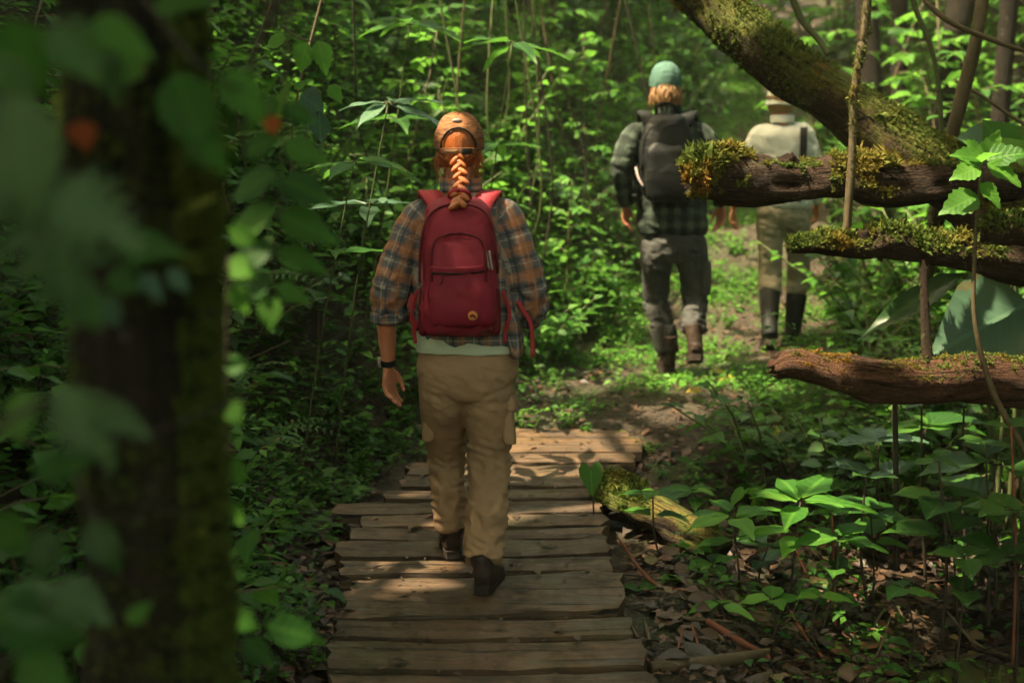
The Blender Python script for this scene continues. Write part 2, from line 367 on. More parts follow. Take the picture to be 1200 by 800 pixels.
xs = np.concatenate([np.linspace(-45, -5, 30)[:-1], np.linspace(-5, -2, 36)[:-1], np.arange(-2, 4, 0.05), np.linspace(4, 8, 46)[1:], np.linspace(8, 55, 34)[1:]])
ys = np.concatenate([np.linspace(-30, 0, 20)[:-1], np.linspace(0, 3.4, 30)[:-1], np.arange(3.4, 10, 0.05), np.linspace(10, 18, 90), np.linspace(18, 70, 36)[1:]])
GX, GY = np.meshgrid(xs, ys, indexing='ij'); GZ = ground_z(GX, GY)
g = MB(); nx, ny = GX.shape; i, j = np.meshgrid(np.arange(nx - 1), np.arange(ny - 1), indexing='ij'); i = i.ravel(); j = j.ravel()
g.add(np.stack([GX.ravel(), GY.ravel(), GZ.ravel()], 1), [np.stack([i * ny + j, (i + 1) * ny + j, (i + 1) * ny + j + 1, i * ny + j + 1], 1)])
tag(g.build('ground', M['ground']), 'dark muddy forest floor with bank, trail and wet hollow', kind='structure')
w = MB(); th = np.linspace(0, 2 * math.pi, 48, endpoint=False)
rr = 1 + 0.18 * np.sin(3 * th + 1) + 0.1 * np.sin(5 * th)
w.add(np.column_stack([1.62 + 0.75 * rr * np.cos(th), 4.85 + 0.50 * rr * np.sin(th), np.full(48, -0.385)]), [np.arange(48)[None]])
tag(w.build('stream_water', M['water']), 'shallow muddy water lying in the hollow', kind='structure')

# ------------------------------------------------------------------ boardwalk of split planks
def deck_z(y): return 0.07 * (y - 5.0)
def deck_hit(px, py):
    lo, hi = 2.0, 12.0
    for _ in range(50):
        m = (lo + hi) / 2; q = P(px, py, m)
        if q[2] > deck_z(m): lo = m
        else: hi = m
    return P(px, py, lo)
board = empty('boardwalk', (0, 4.3, -0.16), 'low boardwalk of uneven weathered planks crossing the wet ground', 'boardwalk')
#        far edge left/right y, near edge left/right y, left x, right x
PL = [(786, 783, 812, 812, 384, 764), (748, 745, 779, 776, 388, 757), (721, 719, 743, 741, 396, 743), (690, 668, 722, 711, 401, 733), (676, 664, 692, 676, 414, 716),
      (654, 648, 672, 664, 398, 717), (630, 627, 650, 645, 397, 716), (616, 615, 628, 626, 411, 712), (602, 601, 615, 614, 424, 709), (586, 583, 602, 600, 391, 704),
      (571, 568, 584, 583, 452, 702), (556, 554, 569, 568, 468, 700), (539, 541, 554, 555, 476, 731), (529, 528, 538, 540, 500, 746), (511, 510, 528, 527, 560, 753), (500, 502, 510, 510, 585, 735)]
rng = np.random.default_rng(5)
for k, (fl, fr, nl, nr, xl, xr) in enumerate(PL):
    A, B, C_, D = deck_hit(xl + 2, fl), deck_hit(xr - 3, fr), deck_hit(xr, nr), deck_hit(xl, nl)
    A, D = A * .95 + D * .05, D * .97 + A * .03; B, C_ = B * .95 + C_ * .05, C_ * .97 + B * .03
    n = 22; m = 5; th = 0.05 if k < 9 else 0.045
    t = np.linspace(0, 1, n)
    V = []
    ce = (A + B + C_ + D) / 4
    wob_f = fbm(np.column_stack([t * 5, np.full(n, k * 3.1), np.zeros(n)]), 1, 3, 11) * 0.009
    wob_n = fbm(np.column_stack([t * 5, np.full(n, k * 3.1 + 9), np.zeros(n)]), 1, 3, 12) * 0.009
    tilt = rng.normal(0, 0.006); sag = rng.uniform(-.004, .012)
    ends = rng.normal(0, 0.012, (2, m))
    for ii in range(n):
        for jj in range(m):
            s = jj / (m - 1)
            f = A * (1 - t[ii]) + B * t[ii]; q = D * (1 - t[ii]) + C_ * t[ii]
            p = f * (1 - s) + q * s
            p = p + np.array([0, wob_f[ii] * (1 - s) + wob_n[ii] * s, 0])
            if ii == 0: p[0] += ends[0, jj]
            if ii == n - 1: p[0] += ends[1, jj]
            p[2] += tilt * (s - .5) - sag * (1 - (2 * t[ii] - 1) ** 2) + 0.004 * vnoise(np.array([[p[0] * 9, p[1] * 30, k]]), 4)[0] - (0.006 if jj in (0, m - 1) else 0)
            V.append(p)
    top = np.array(V); bot = top.copy(); bot[:, 2] -= th + 0.008 * vnoise(top * 12, 8)
    N = n * m; Vv = np.vstack([top, bot]) - ce
    a, b = np.meshgrid(np.arange(n - 1), np.arange(m - 1), indexing='ij'); a = a.ravel(); b = b.ravel()
    q = np.stack([a * m + b, a * m + b + 1, (a + 1) * m + b + 1, (a + 1) * m + b], 1)
    sides = []
    for a in range(n - 1):
        sides += [[a * m, (a + 1) * m, (a + 1) * m + N, a * m + N], [(a + 1) * m + m - 1, a * m + m - 1, a * m + m - 1 + N, (a + 1) * m + m - 1 + N]]
    for b in range(m - 1):
        sides += [[b + 1, b, b + N, b + 1 + N], [(n - 1) * m + b, (n - 1) * m + b + 1, (n - 1) * m + b + 1 + N, (n - 1) * m + b + N]]
    mb = MB(); mb.add(Vv, [q, q[:, ::-1] + N, np.array(sides)])
    o = mb.build('plank', M['plank'], board, smooth=False); o.location = ce - np.array(board.location)
for x0, x1 in ((-0.38, -0.28), (0.18, 0.32)):
    mb = MB(); pts = [(x0, 4.0, deck_z(4.0) - 0.115), (x0 * .6 + x1 * .4 + .02, 5.5, deck_z(5.5) - 0.115), (x1, 7.0, deck_z(7.0) - 0.115)]
    tube(mb, pts, 0.055, n=10, per=8); o = mb.build('beam', M['bark_dark'], board); o.location = -np.array(board.location)
# ------------------------------------------------------------------ fallen logs, poles, standing trees
def log_arrays(pts, radii, seed, n=26, per=10, rough=0.16, broken=(True, False)):
    S = spline(np.column_stack([np.asarray(pts, float), radii]), per); C, r = S[:, :3], S[:, 3]
    m = len(C); a = np.linspace(0, 2 * math.pi, n, endpoint=False)
    L = np.concatenate([[0], np.cumsum(np.linalg.norm(np.diff(C, axis=0), axis=1))])
    q = np.stack([np.repeat(L * 4.5, n), np.tile(np.cos(a) * 1.1, m), np.tile(np.sin(a) * 1.1, m)], 1)
    j = 1 + (fbm(q, 1.0, 4, seed) * rough + fbm(q * [0.5, 3, 3], 1, 2, seed + 5) * rough * .5).reshape(m, n)
    V, F, U = tube_arrays(C, r, None, n, ref=(0, 0, 1), jitter=j)
    T = unit(np.gradient(C, axis=0)); rg = np.random.default_rng(seed)
    V = V.copy()
    if broken[0]:
        V[:n] += T[0] * (rg.normal(0, .35, (n, 1)) * r[0]); V[:n] = C[0] + (V[:n] - C[0]) * rg.uniform(.55, 1.0, (n, 1)); V[-2] += T[0] * r[0] * .5
    if broken[1]:
        V[(m - 1) * n:m * n] += T[-1] * (rg.normal(0, .35, (n, 1)) * r[-1]); V[-1] -= T[-1] * r[-1] * .5
    return V, F, U, C, r, T
TUFT = None
def tuft_template(rg, nb=6, h=1.0):
    V = []; F = []
    for k in range(nb):
        a = rg.uniform(0, 6.28); s = rg.uniform(.1, .5); hh = h * rg.uniform(.6, 1.2); b = rg.uniform(-.25, .25, 2); w = .13
        o = len(V); c = np.array([b[0], b[1], 0]); d = np.array([math.cos(a) * s, math.sin(a) * s, hh]); p = np.array([-math.sin(a), math.cos(a), 0]) * w
        V += [c - p, c + p, c + d * .6 + p * .9, c + d * .6 - p * .9, c + d * [1.6, 1.6, .9]]; F.append(o)
    V = np.array(V); F = np.array(F)
    return V, [np.stack([F, F + 1, F + 2, F + 3], 1), np.stack([F + 3, F + 2, F + 4], 1)]
def rot_to(N, spin):
    """(k,3,3) rotations taking z to N"""
    N = unit(N); r = np.where(np.abs(N[:, :1]) < 0.8, [[1.0, 0, 0]], [[0, 1.0, 0]]); u = unit(np.cross(r, N)); v = np.cross(N, u)
    c, s = np.cos(spin)[:, None], np.sin(spin)[:, None]
    return np.stack([u * c + v * s, -u * s + v * c, N], 2)
def scatter(mb, T, pos, Rm, sc):
    V, Fs = T[0], T[1]; U = T[2] if len(T) > 2 else None
    sc = np.asarray(sc, float); sc = sc[:, None, None] if sc.ndim == 1 else sc[:, None, :]
    W = np.einsum('kij,kvj->kvi', Rm, V[None] * sc) + np.asarray(pos)[:, None, :]
    k = len(pos); off = (np.arange(k) * len(V))[:, None, None]
    mb.add(W.reshape(-1, 3), [(f[None] + off).reshape(-1, f.shape[1]) for f in Fs], None if U is None else np.tile(U, (k, 1)))
def moss_on(V, F, count, seed, thr, size, up=0.3, hang=0.0, where=None):
    """tufts on the quads of a tube where its surface faces up and a noise patch says moss"""
    count = int(count * 2.2); rg = np.random.default_rng(seed); Q = F[0]; A = V[Q]; ce = A.mean(1); nr = unit(np.cross(A[:, 2] - A[:, 0], A[:, 3] - A[:, 1]))
    ar = np.linalg.norm(np.cross(A[:, 2] - A[:, 0], A[:, 3] - A[:, 1]), axis=1)
    s = nr[:, 2] * up + fbm(ce, 4.0, 3, seed) * .8 + fbm(ce, 17, 2, seed + 3) * .35
    ok = s > thr
    if where is not None: ok &= where(ce)
    if not ok.any(): return None
    p = ar * ok; p = p / p.sum(); idx = rg.choice(len(Q), count, p=p)
    w = rg.dirichlet([1, 1, 1, 1], count)
    pos = np.einsum('kc,kcd->kd', w, A[idx]); N = unit(nr[idx] + rg.normal(0, .35, (count, 3)) + np.array([0, 0, 0.25 - hang]))
    mb = MB(); part = np.array_split(np.arange(count), 4)
    for q in part:
        T = tuft_template(rg); scatter(mb, T, pos[q], rot_to(N[q], rg.uniform(0, 6.28, len(q))), .55 * size * np.exp(rg.normal(0, .45, len(q))) * (0.5 + np.clip(s[idx][q], 0, 1.2)))
    return mb
def make_log(name, label, cat, pts, radii, seed, bark, moss=None, rough=.16, n=26, per=10, broken=(True, False), group=None, stubs=()):
    base = np.asarray(pts[0], float); V, F, U, C, r, T = log_arrays(pts, radii, seed, n, per, rough, broken)
    root = empty(name, base, label, cat, group)
    mb = MB(); mb.add(V - base, F, U); mb.build('bark', M[bark], root)
    for (i, d, ln, rad) in stubs:
        c = C[int(i * (len(C) - 1))]; d = unit(np.array(d)); q = [c, c + d * ln * .5, c + d * ln + np.array([0, 0, .01])]
        v2, f2, u2, *_ = log_arrays(q, [rad * 1.3, rad, rad * .8], seed + 31, 12, 4, .25, (False, True))
        mb = MB(); mb.add(v2 - base, f2, u2); mb.build('branch_stub', M['bark'], root)
    for k, (count, thr, size, mat_, up, where) in enumerate(moss or []):
        mm = moss_on(V, F, count, seed + k * 13, thr, size, up, where=where)
        if mm:
            o = mm.build('moss', M[mat_], root, smooth=False); o.location = -base; tag(o, kind='stuff')
    return root
pp = lambda L: [P(*q) for q in L]
make_log('leaning_trunk', 'thick mossy broken trunk slanting down from the top above the logs', 'fallen trunk',
         pp([(806, -28, 6.75), (868, 38, 6.65), (944, 94, 6.55), (1012, 141, 6.5), (1090, 194, 6.45), (1230, 290, 6.45), (1420, 470, 6.5)]), [.13, .12, .118, .132, .148, .16, .17], 21, 'bark_moss',
         [(17000, -.25, .012, 'moss_green', .45, None), (3500, .25, .016, 'moss', .7, None), (900, .3, .014, 'moss_rust', .2, lambda c: c[:, 0] < 0.95)], .13)
make_log('fallen_log', 'upper horizontal log with a shaggy moss cushion on its broken tip', 'log',
         pp([(806, 212, 5.85), (838, 206, 5.85), (880, 211, 5.88), (930, 213, 5.9), (985, 208, 5.9), (1040, 217, 5.95), (1120, 212, 6.0), (1200, 215, 6.05), (1330, 222, 6.1), (1480, 235, 6.15)]), [.06, .09, .092, .078, .088, .092, .068, .062, .07, .08], 5, 'bark',
         [(1700, .55, .016, 'moss', .9, None), (2300, -.15, .027, 'moss', .9, lambda c: (c[:, 0] < .98) & (c[:, 0] > .80)), (1200, -.3, .022, 'moss_rust', .8, lambda c: c[:, 0] < .80), (1100, .1, .024, 'moss', .8, lambda c: (c[:, 0] > 1.3) & (c[:, 0] < 1.6))], .28,
         stubs=[(.26, (-.9, -.3, .30), .17, .026), (.36, (-.5, -.25, .55), .13, .04), (.44, (.5, -.2, .5), .10, .03), (.2, (.2, -.5, -.7), .07, .03)])
make_log('fallen_log', 'middle log tapering to a blunt mossy tip, between the other two logs', 'log',
         pp([(924, 290, 5.7), (962, 287, 5.7), (1010, 291, 5.72), (1042, 281, 5.74), (1085, 292, 5.75), (1140, 300, 5.76), (1200, 313, 5.8), (1330, 335, 5.9), (1470, 350, 6.0)]), [.028, .044, .046, .082, .066, .068, .085, .09, .1], 9, 'bark',
         [(2600, .1, .018, 'moss', .9, None), (900, .0, .016, 'moss_rust', .7, lambda c: c[:, 0] < 1.35)], .26,
         stubs=[(.27, (-.3, -.2, .9), .07, .035), (.32, (.3, -.3, -.9), .08, .02)])
make_log('fallen_log', 'lowest horizontal log with rusty bark and a knobbly bare tip', 'log',
         pp([(905, 433, 5.6), (928, 426, 5.6), (960, 434, 5.6), (1000, 440, 5.6), (1060, 446, 5.62), (1140, 446, 5.64), (1200, 449, 5.66), (1330, 455, 5.7), (1480, 462, 5.8)]), [.042, .062, .070, .088, .090, .086, .092, .10, .11], 14, 'bark_red',
         [(2600, .5, .009, 'moss_rust', .9, None), (2800, .15, .014, 'moss_green', .9, lambda c: c[:, 0] > 1.72), (1300, .35, .011, 'moss', .9, lambda c: c[:, 0] > 1.2)], .2,
         stubs=[(.05, (-.3, -.1, .9), .05, .03), (.22, (.1, -.9, .1), .05, .026)])
make_log('fallen_log', 'short stretch of mossy log poking in at the right edge above the middle log', 'log',
         pp([(1150, 275, 5.45), (1180, 270, 5.45), (1260, 262, 5.45), (1420, 230, 5.5)]), [.035, .062, .075, .08], 17, 'bark',
         [(1600, .0, .017, 'moss', .9, None)], .25)
make_log('broken_branch', 'dark rotten branch leaning from the upper log down to the middle log at right', 'branch',
         pp([(1085, 196, 6.1), (1112, 232, 6.05), (1150, 262, 6.0), (1235, 330, 5.95)]), [.06, .085, .09, .09], 27, 'bark', [(700, .2, .016, 'moss', .9, None)], .3)
make_log('decaying_log', 'short rotting mossy log lying beside the boardwalk', 'log',
         pp([(706, 572, 6.1), (730, 583, 6.02), (770, 602, 5.92), (820, 628, 5.78), (848, 642, 5.7)]), [.075, .092, .085, .075, .06], 23, 'bark_moss',
         [(1500, .05, .02, 'moss', .8, lambda c: c[:, 0] < .58), (1300, .45, .012, 'moss_rust', .7, None)], .24)
def make_pole(name, label, cat, pts, radii, mat_, seed, moss=0, group=None):
    base = np.asarray(pts[0], float); V, F, U, C, r, T = log_arrays(pts, radii, seed, 10, 12, .16, (False, False))
    mb = MB(); mb.add(V - base, F, U); o = tag(mb.build(name, M[mat_], None, loc=base), label, cat, group)
    if moss:
        mm = moss_on(V, F, moss, seed, -.2, .012, .1)
        if mm: s = mm.build('moss', M['moss'], o, smooth=False); s.location = -base; tag(s, kind='stuff')
    return o
make_pole('thin_pole', 'thin pole standing on the middle log and crossing in front of the slanting trunk', 'sapling', pp([(992, 284, 5.71), (993, 260, 5.71), (998, 190, 5.71), (1001, 110, 5.72), (1012, 40, 5.73), (1018, -20, 5.75), (1030, -150, 5.8)]), [.016, .014, .016, .015, .018, .016, .015], 'stem_brown', 31, 500)
make_pole('thin_pole', 'mossy leaning sapling stem behind the right end of the top log', 'sapling', pp([(1085, 330, 6.7), (1108, 190, 6.7), (1126, 120, 6.65), (1143, 50, 6.6), (1153, -20, 6.6), (1160, -160, 6.6)]), [.036, .033, .032, .03, .029, .026], 'stem_brown', 32, 1100)
make_pole('hanging_vine', 'curving thin vine hanging behind the slanting trunk', 'vine', pp([(1104, 170, 7.0), (1101, 110, 7.0), (1091, 55, 7.0), (1070, 0, 7.0), (1055, -80, 7.0)]), [.011, .012, .013, .013, .012], 'stem', 33)
make_pole('bare_branch', 'thin branch running down to the right across the top right corner', 'branch', pp([(1060, -25, 6.4), (1105, 20, 6.3), (1150, 42, 6.3), (1210, 62, 6.3), (1300, 80, 6.3)]), [.012, .012, .011, .010, .008], 'stem_brown', 34)
make_pole('bare_branch', 'thin brown twig sloping down behind the mossy sapling at right', 'branch', pp([(1120, 95, 6.9), (1150, 112, 6.85), (1200, 145, 6.8), (1280, 185, 6.8)]), [.008, .009, .009, .008], 'stem_brown', 35)
make_pole('bare_branch', 'short bare branch resting on the slanting trunk near its top', 'branch', pp([(920, -25, 6.5), (938, 20, 6.5), (958, 45, 6.48), (971, 64, 6.45)]), [.018, .016, .015, .014], 'stem', 36)
make_pole('dead_stick', 'upright dead stick standing on the lowest log under the middle log', 'stick', pp([(1087, 425, 5.62), (1084, 370, 5.66), (1082, 300, 5.7)]), [.024, .02, .016], 'bark', 37, 60)
make_pole('dead_stick', 'dark upright stake under the lowest log', 'stick', pp([(1051, 668, 5.75), (1050, 560, 5.75), (1049, 470, 5.72)]), [.013, .012, .012], 'stem_dark', 38)

# the dark tree close to the lens at the left
def make_tree(name, label, x, y, r, h, seed, bark='bark_dark', moss=None, lean=(0, 0), group=None, per=10, n=24, rough=.13):
    z = gz(x, y) - .05
    pts = [(x, y, z), (x + lean[0] * .1, y + lean[1] * .1, z + .35), (x + lean[0] * .5, y + lean[1] * .5, z + h * .5), (x + lean[0], y + lean[1], z + h)]
    root = empty(name, (x, y, z), label, 'tree', group); base = np.array([x, y, z])
    V, F, U, C, rr, T = log_arrays(pts, [r * 1.5, r * 1.08, r, r * .7], seed, n, per, rough, (False, False))
    mb = MB(); mb.add(V - base, F, U); mb.build('trunk', M[bark], root)
    if moss:
      for mk_ in moss:
        mm = moss_on(V, F, mk_[0], seed, mk_[1], mk_[2], 0.0, where=mk_[3])
        o = mm.build('moss', M['moss_green'], root, smooth=False); o.location = -base; tag(o, kind='stuff')
    return root, pts
near_tree, _ = make_tree('mossy_tree', 'thick dark mossy tree trunk close to the viewer at the left', -.503, 1.92, .093, 4.2, 41, moss=[(14000, -.1, .009, None), (17000, -.9, .019, lambda c: (c[:, 0] > -.44)), (3000, -.6, .012, lambda c: (c[:, 0] < -.56))], per=40, n=40, rough=.22)
# ------------------------------------------------------------------ cloth, skin and gear materials
def crease(t, p, under):
    """sharp small creases of worn fabric, on top of the modelled folds"""
    w = t.n('TexNoise', {'noise_type': 'RIDGED_MULTIFRACTAL'}, Scale=5.5, Detail=3.0, Roughness=.5, Distortion=1.4); t.set(w, 'Vector', t.mapping(p, (1.0, 1.0, 1.9), (.5, .7, .2)))
    b2 = t.n('Bump', Strength=.55, Distance=.012, Height=w.outputs[0]); t.set(b2, 'Normal', under); t.set(t.b, 'Normal', b2)
def cloth(name, c, var=0.35, weave=700, rough=.85, bump=.25, wear=None):
    t = NT(name); p = t.pos(); n = t.noise(7, 4, p); f = t.noise(weave, 1, p)
    col = t.mix(t.math('MULTIPLY', n, var), c, tuple(x * .55 for x in c)); col = t.mix(t.math('MULTIPLY', f, .3), col, tuple(min(1, x * 1.3) for x in c))
    if wear: col = t.mix(t.ramp(t.noise(4, 4, p), [(.5, (0, 0, 0)), (.72, (.6,) * 3)]), col, wear)
    b1_ = t.bump(t.math('ADD', f, t.math('MULTIPLY', t.noise(60, 3, p), .8)), bump, .003); crease(t, p, b1_); return t.base(col, rough, .2)
def plaid(name, base, stripes, cell, cell2=None):
    """stripes: (axis, start, end, colour, strength) over the repeat"""
    t = NT(name); a = t.n('Attribute', {'attribute_name': 'plaid'}); s = t.n('SeparateXYZ'); t.set(s, 'i0', a.outputs['Vector'])
    u = [t.math('FRACT', t.math('DIVIDE', s.outputs[0], cell)), t.math('FRACT', t.math('DIVIDE', s.outputs[1], cell2 or cell))]
    col = base
    for ax, lo, hi, c, st in stripes:
        m = t.math('MULTIPLY', t.math('GREATER_THAN', u[ax], lo), t.math('LESS_THAN', u[ax], hi)); tw = t.math('ADD', .62, t.math('MULTIPLY', t.noise(420, 1, t.pos()), .5))
        col = t.mix(t.math('MULTIPLY', t.math('MULTIPLY', m, st), tw), col, c)
    n = t.noise(9, 3, t.pos()); col = t.mix(t.math('MULTIPLY', n, .35), col, tuple(x * .4 for x in base)) 
    b1_ = t.bump(t.math('ADD', t.noise(600, 1, t.pos()), t.noise(55, 3, t.pos())), .25, .003); crease(t, t.pos(), b1_); return t.base(col, .88, .15)
def skin_mat(name, c, red):
    t = NT(name); p = t.pos(); col = t.mix(t.noise(28, 4, p), c, red); t.bump(t.noise(220, 3, p), .15, .002); t.base(col, .5, .35)
    t.b.inputs['Subsurface Weight'].default_value = .12; t.b.inputs['Subsurface Radius'].default_value = (.012, .005, .003); return t.m
def hair_mat(name, a, b):
    t = NT(name); p = t.pos(); col = t.mix(t.noise(1, 4, t.mapping(p, (260, 260, 28)), .6), a, b); t.bump(t.noise(1, 3, t.mapping(p, (420, 420, 30))), .7, .004); return t.base(col, .42, .45)
M['skin'] = skin_mat('skin_fair', (.48, .21, .12), (.38, .125, .07)); M['skin_red'] = skin_mat('skin_ruddy', (.46, .20, .12), (.38, .13, .08))
M['hair_red'] = hair_mat('copper_hair', (.13, .030, .006), (.40, .105, .014)); M['hair_fair'] = hair_mat('sandy_hair', (.15, .075, .03), (.36, .21, .09))
M['shirt_w'] = plaid('orange_navy_plaid', (.11, .112, .122), [(0, .0, .32, (.42, .15, .045), .48), (1, .0, .36, (.44, .15, .045), .55), (0, .62, .68, (.42, .37, .30), .6), (1, .62, .68, (.42, .37, .30), .6), (0, .80, .90, (.03, .035, .055), .7), (1, .80, .90, (.03, .035, .055), .7), (0, .2, .24, (.5, .3, .16), .4), (1, .2, .24, (.5, .3, .16), .4)], .092)
M['shirt_m'] = plaid('dark_green_plaid', (.06, .083, .062), [(0, .0, .5, (.010, .013, .012), .8), (1, .0, .5, (.010, .013, .012), .75), (0, .72, .78, (.09, .105, .08), .5), (1, .72, .78, (.09, .105, .08), .5)], .078)
M['shirt_p'] = cloth('pale_grey_cotton', (.44, .46, .42), .3, wear=(.37, .39, .35)); M['tee'] = cloth('pale_green_cotton', (.40, .45, .34), .2)
M['khaki'] = cloth('khaki_twill', (.28, .178, .105), .35, wear=(.21, .135, .08)); M['charcoal'] = cloth('charcoal_trousers', (.048, .049, .046), .3); M['olive'] = cloth('olive_khaki', (.215, .195, .14), .3)
M['dark_patch'] = cloth('dark_knee_patch', (.022, .024, .02), .3)
M['pack_red'] = cloth('maroon_nylon', (.20, .014, .030), .4, 900, .62, .3, wear=(.14, .012, .022)); M['pack_dark'] = cloth('dark_maroon_nylon', (.10, .007, .013), .3, 900, .6, .2); M['strap_red'] = cloth('red_webbing', (.30, .028, .038), .25, 900, .7)
M['pack_black'] = cloth('black_nylon', (.006, .007, .0066), .3, 900, .55, .2); M['strap_black'] = cloth('black_webbing', (.010, .011, .011), .3)
M['cap_tan'] = (lambda t: (lambda p: (lambda st: (t.bump(t.math('ADD', st, t.noise(500, 1, p)), .5, .004), t.base(t.mix(t.ramp(st, [(.42, (0, 0, 0)), (.62, (.9,) * 3)]), t.mix(t.math('MULTIPLY', t.noise(9, 3, p), .6), (.27, .115, .05), (.18, .08, .038)), (.085, .042, .022)), .9, .15)))(t.noise(1, 3, t.mapping(p, (22, 22, 190), (.25, .2, 0)))))(t.pos()))(NT('rust_tan_cotton'))[1]; M['cap_green'] = cloth('sage_green_cotton', (.052, .11, .088), .3); M['cap_dark'] = cloth('dark_cap_tape', (.025, .024, .022), .3); M['cap_pale'] = cloth('pale_cap', (.44, .47, .40), .3)
M['boot'] = cloth('dark_brown_leather', (.028, .018, .014), .4, 200, .55, .4, wear=(.06, .04, .026)); M['sole'] = cloth('muddy_rubber', (.022, .017, .014), .5, 150, .8, .5, wear=(.07, .048, .03))
M['rubber'] = cloth('black_rubber', (.010, .011, .010), .3, 100, .62, .1); M['metal'] = cloth('pale_pull', (.24, .20, .19), .2, 200, .4); M['patch'] = cloth('orange_patch', (.42, .16, .05), .2); M['eye'] = cloth('eye_white', (.6, .58, .55), .1, 100, .2, .05)
M['hatband'] = cloth('tan_hatband', (.20, .12, .06), .3)

# ------------------------------------------------------------------ people (built in world coordinates, joints measured from the photograph)
V3 = lambda *a: np.array(a, float)
def hand_shell(mb, wr, d, palm, thumb, s=1.0, curl=.55):
    """palm + five fingers; d: along the hand, palm: palm normal, thumb: side the thumb is on"""
    d = unit(V3(*d)); palm = unit(V3(*palm) - d * np.dot(palm, d)); th = unit(np.cross(d, palm)); th = th if np.dot(th, thumb) > 0 else -th
    k = .088 * s
    tube(mb, [wr - d * .03 * s, wr, wr + d * k * .45, wr + d * k], [.024 * s, .025 * s, .036 * s, .038 * s], [.019 * s, .017 * s, .015 * s, .012 * s], n=14, per=4, ref=th)
    for i, (off, ln, cu) in enumerate(((.029, .074, .8), (.010, .083, .95), (-.010, .077, 1.1), (-.028, .060, 1.25))):
        p = wr + d * (k - .006 * abs(i - 1) * s) + th * off * s; a = 0; q = [p - d * .02 * s, p]; cur = p
        for seg, fr_ in enumerate((.45, .31, .24)):
            a += curl * cu * (.55, .8, .6)[seg]; dr = d * math.cos(a) + palm * math.sin(a) + th * (.03 - .022 * i); cur = cur + unit(dr) * ln * s * fr_; q.append(cur)
        tube(mb, q, np.array([.0095, .0102, .0098, .0088, .0072]) * s, n=9, per=3, ref=th)
    p = wr + d * .022 * s + th * .024 * s
    q = [p - th * .012 * s, p + (d * .6 + th * .5 + palm * .2) * .036 * s, p + (d * .85 + th * .42 + palm * .32) * .062 * s, p + (d * 1.0 + th * .25 + palm * .42) * .085 * s]
    tube(mb, q, [.013 * s, .0115 * s, .0098 * s, .007 * s], n=9, per=3, ref=palm)
def body_mesh(J, s, vox=.0055):
    mb = MB(); hd = J['head']; f = V3(*J.get('face', (0, 1, 0))); f = unit(f); rt = unit(np.cross(f, [0, 0, 1])); upv = np.cross(rt, f); Mh = np.stack([rt, f, upv], 1)
    L = lambda x, y, z: hd + Mh @ (V3(x, y, z) * s)
    ball(mb, L(0, -.012, .015), V3(.074, .096, .103) * s, 20, 13, Mh); ball(mb, L(0, .030, -.055), V3(.056, .066, .064) * s, 16, 10, Mh)
    tube(mb, [L(0, .088, .012), L(0, .108, -.012), L(0, .090, -.024)], [.008 * s, .013 * s, .012 * s], n=10, per=3)
    ball(mb, L(0, .088, -.058), V3(.024, .012, .006) * s, 10, 6, Mh); ball(mb, L(0, .086, -.069), V3(.021, .012, .006) * s, 10, 6, Mh); ball(mb, L(0, .083, .03), V3(.046, .014, .010) * s, 12, 6, Mh); ball(mb, L(0, .078, -.102), V3(.022, .018, .014) * s, 10, 6, Mh)
    for q in (-1, 1): ball(mb, L(q * .076, -.006, -.016), V3(.010, .021, .032) * s, 10, 8, Mh)
    nk = J['neck']; tube(mb, [nk - [0, 0, .05], nk, hd + V3(0, -.012, -.06) * s, hd + V3(0, -.01, 0)], [.062 * s, .056 * s, .052 * s, .055 * s], n=16)
    tube(mb, [J['pelvis'] - [0, 0, .08 * s], J['pelvis'], J['waist'], J['chest'], nk - [0, 0, .035 * s]], [.13 * s, .15 * s, .128 * s, .155 * s, .08 * s], [.09 * s, .105 * s, .09 * s, .105 * s, .06 * s], n=20)
    for q in 'LR':
        sh, el, wr = J['sh' + q], J['el' + q], J['wr' + q]; hdv, pm, tb, cu = J['hand' + q]
        tube(mb, [sh * .62 + nk * .38 - [0, 0, .09], sh * .93 + nk * .07 - [0, 0, .055], sh * .5 + el * .5, el, el * .55 + wr * .45, wr], np.array([.05, .05, .042, .037, .036, .025]) * s, n=12)
        hand_shell(mb, wr, hdv, pm, tb, s, cu)
        hp, kn, an, to = J['hip' + q], J['kn' + q], J['an' + q], J['to' + q]
        tube(mb, [hp + [0, 0, .03], hp * .5 + kn * .5, kn, kn * .6 + an * .4, an], np.array([.082, .07, .05, .05, .034]) * s, n=12)
        tube(mb, [an + unit(an - to) * .03 - [0, 0, .02], an * .4 + to * .6, to], np.array([.036, .036, .03]) * s, n=10)
    return remesh(mb, vox, 3, .5, .4)
def limb_wr(V, N, spots, seed, amp=.006, fx=8, fz=33):
    """folds: fine and flat-lying near the joints in spots (point, radius, gain), broad elsewhere"""
    g_ = fbm(V * [7, 7, 4.5], 1, 3, seed) * amp * .8
    fine = 1 - np.abs(fbm(V * [fx, fx, fz] + V[:, :1] * 9, 1, 2, seed + 3)) * 2.0
    m = np.zeros(len(V))
    for p, r, ga in spots: m = np.maximum(m, ga * np.exp(-(np.linalg.norm((V - p) * [1, 1, .8], axis=1) / r) ** 2))
    return V + N * (g_ + fine * amp * m)[:, None]
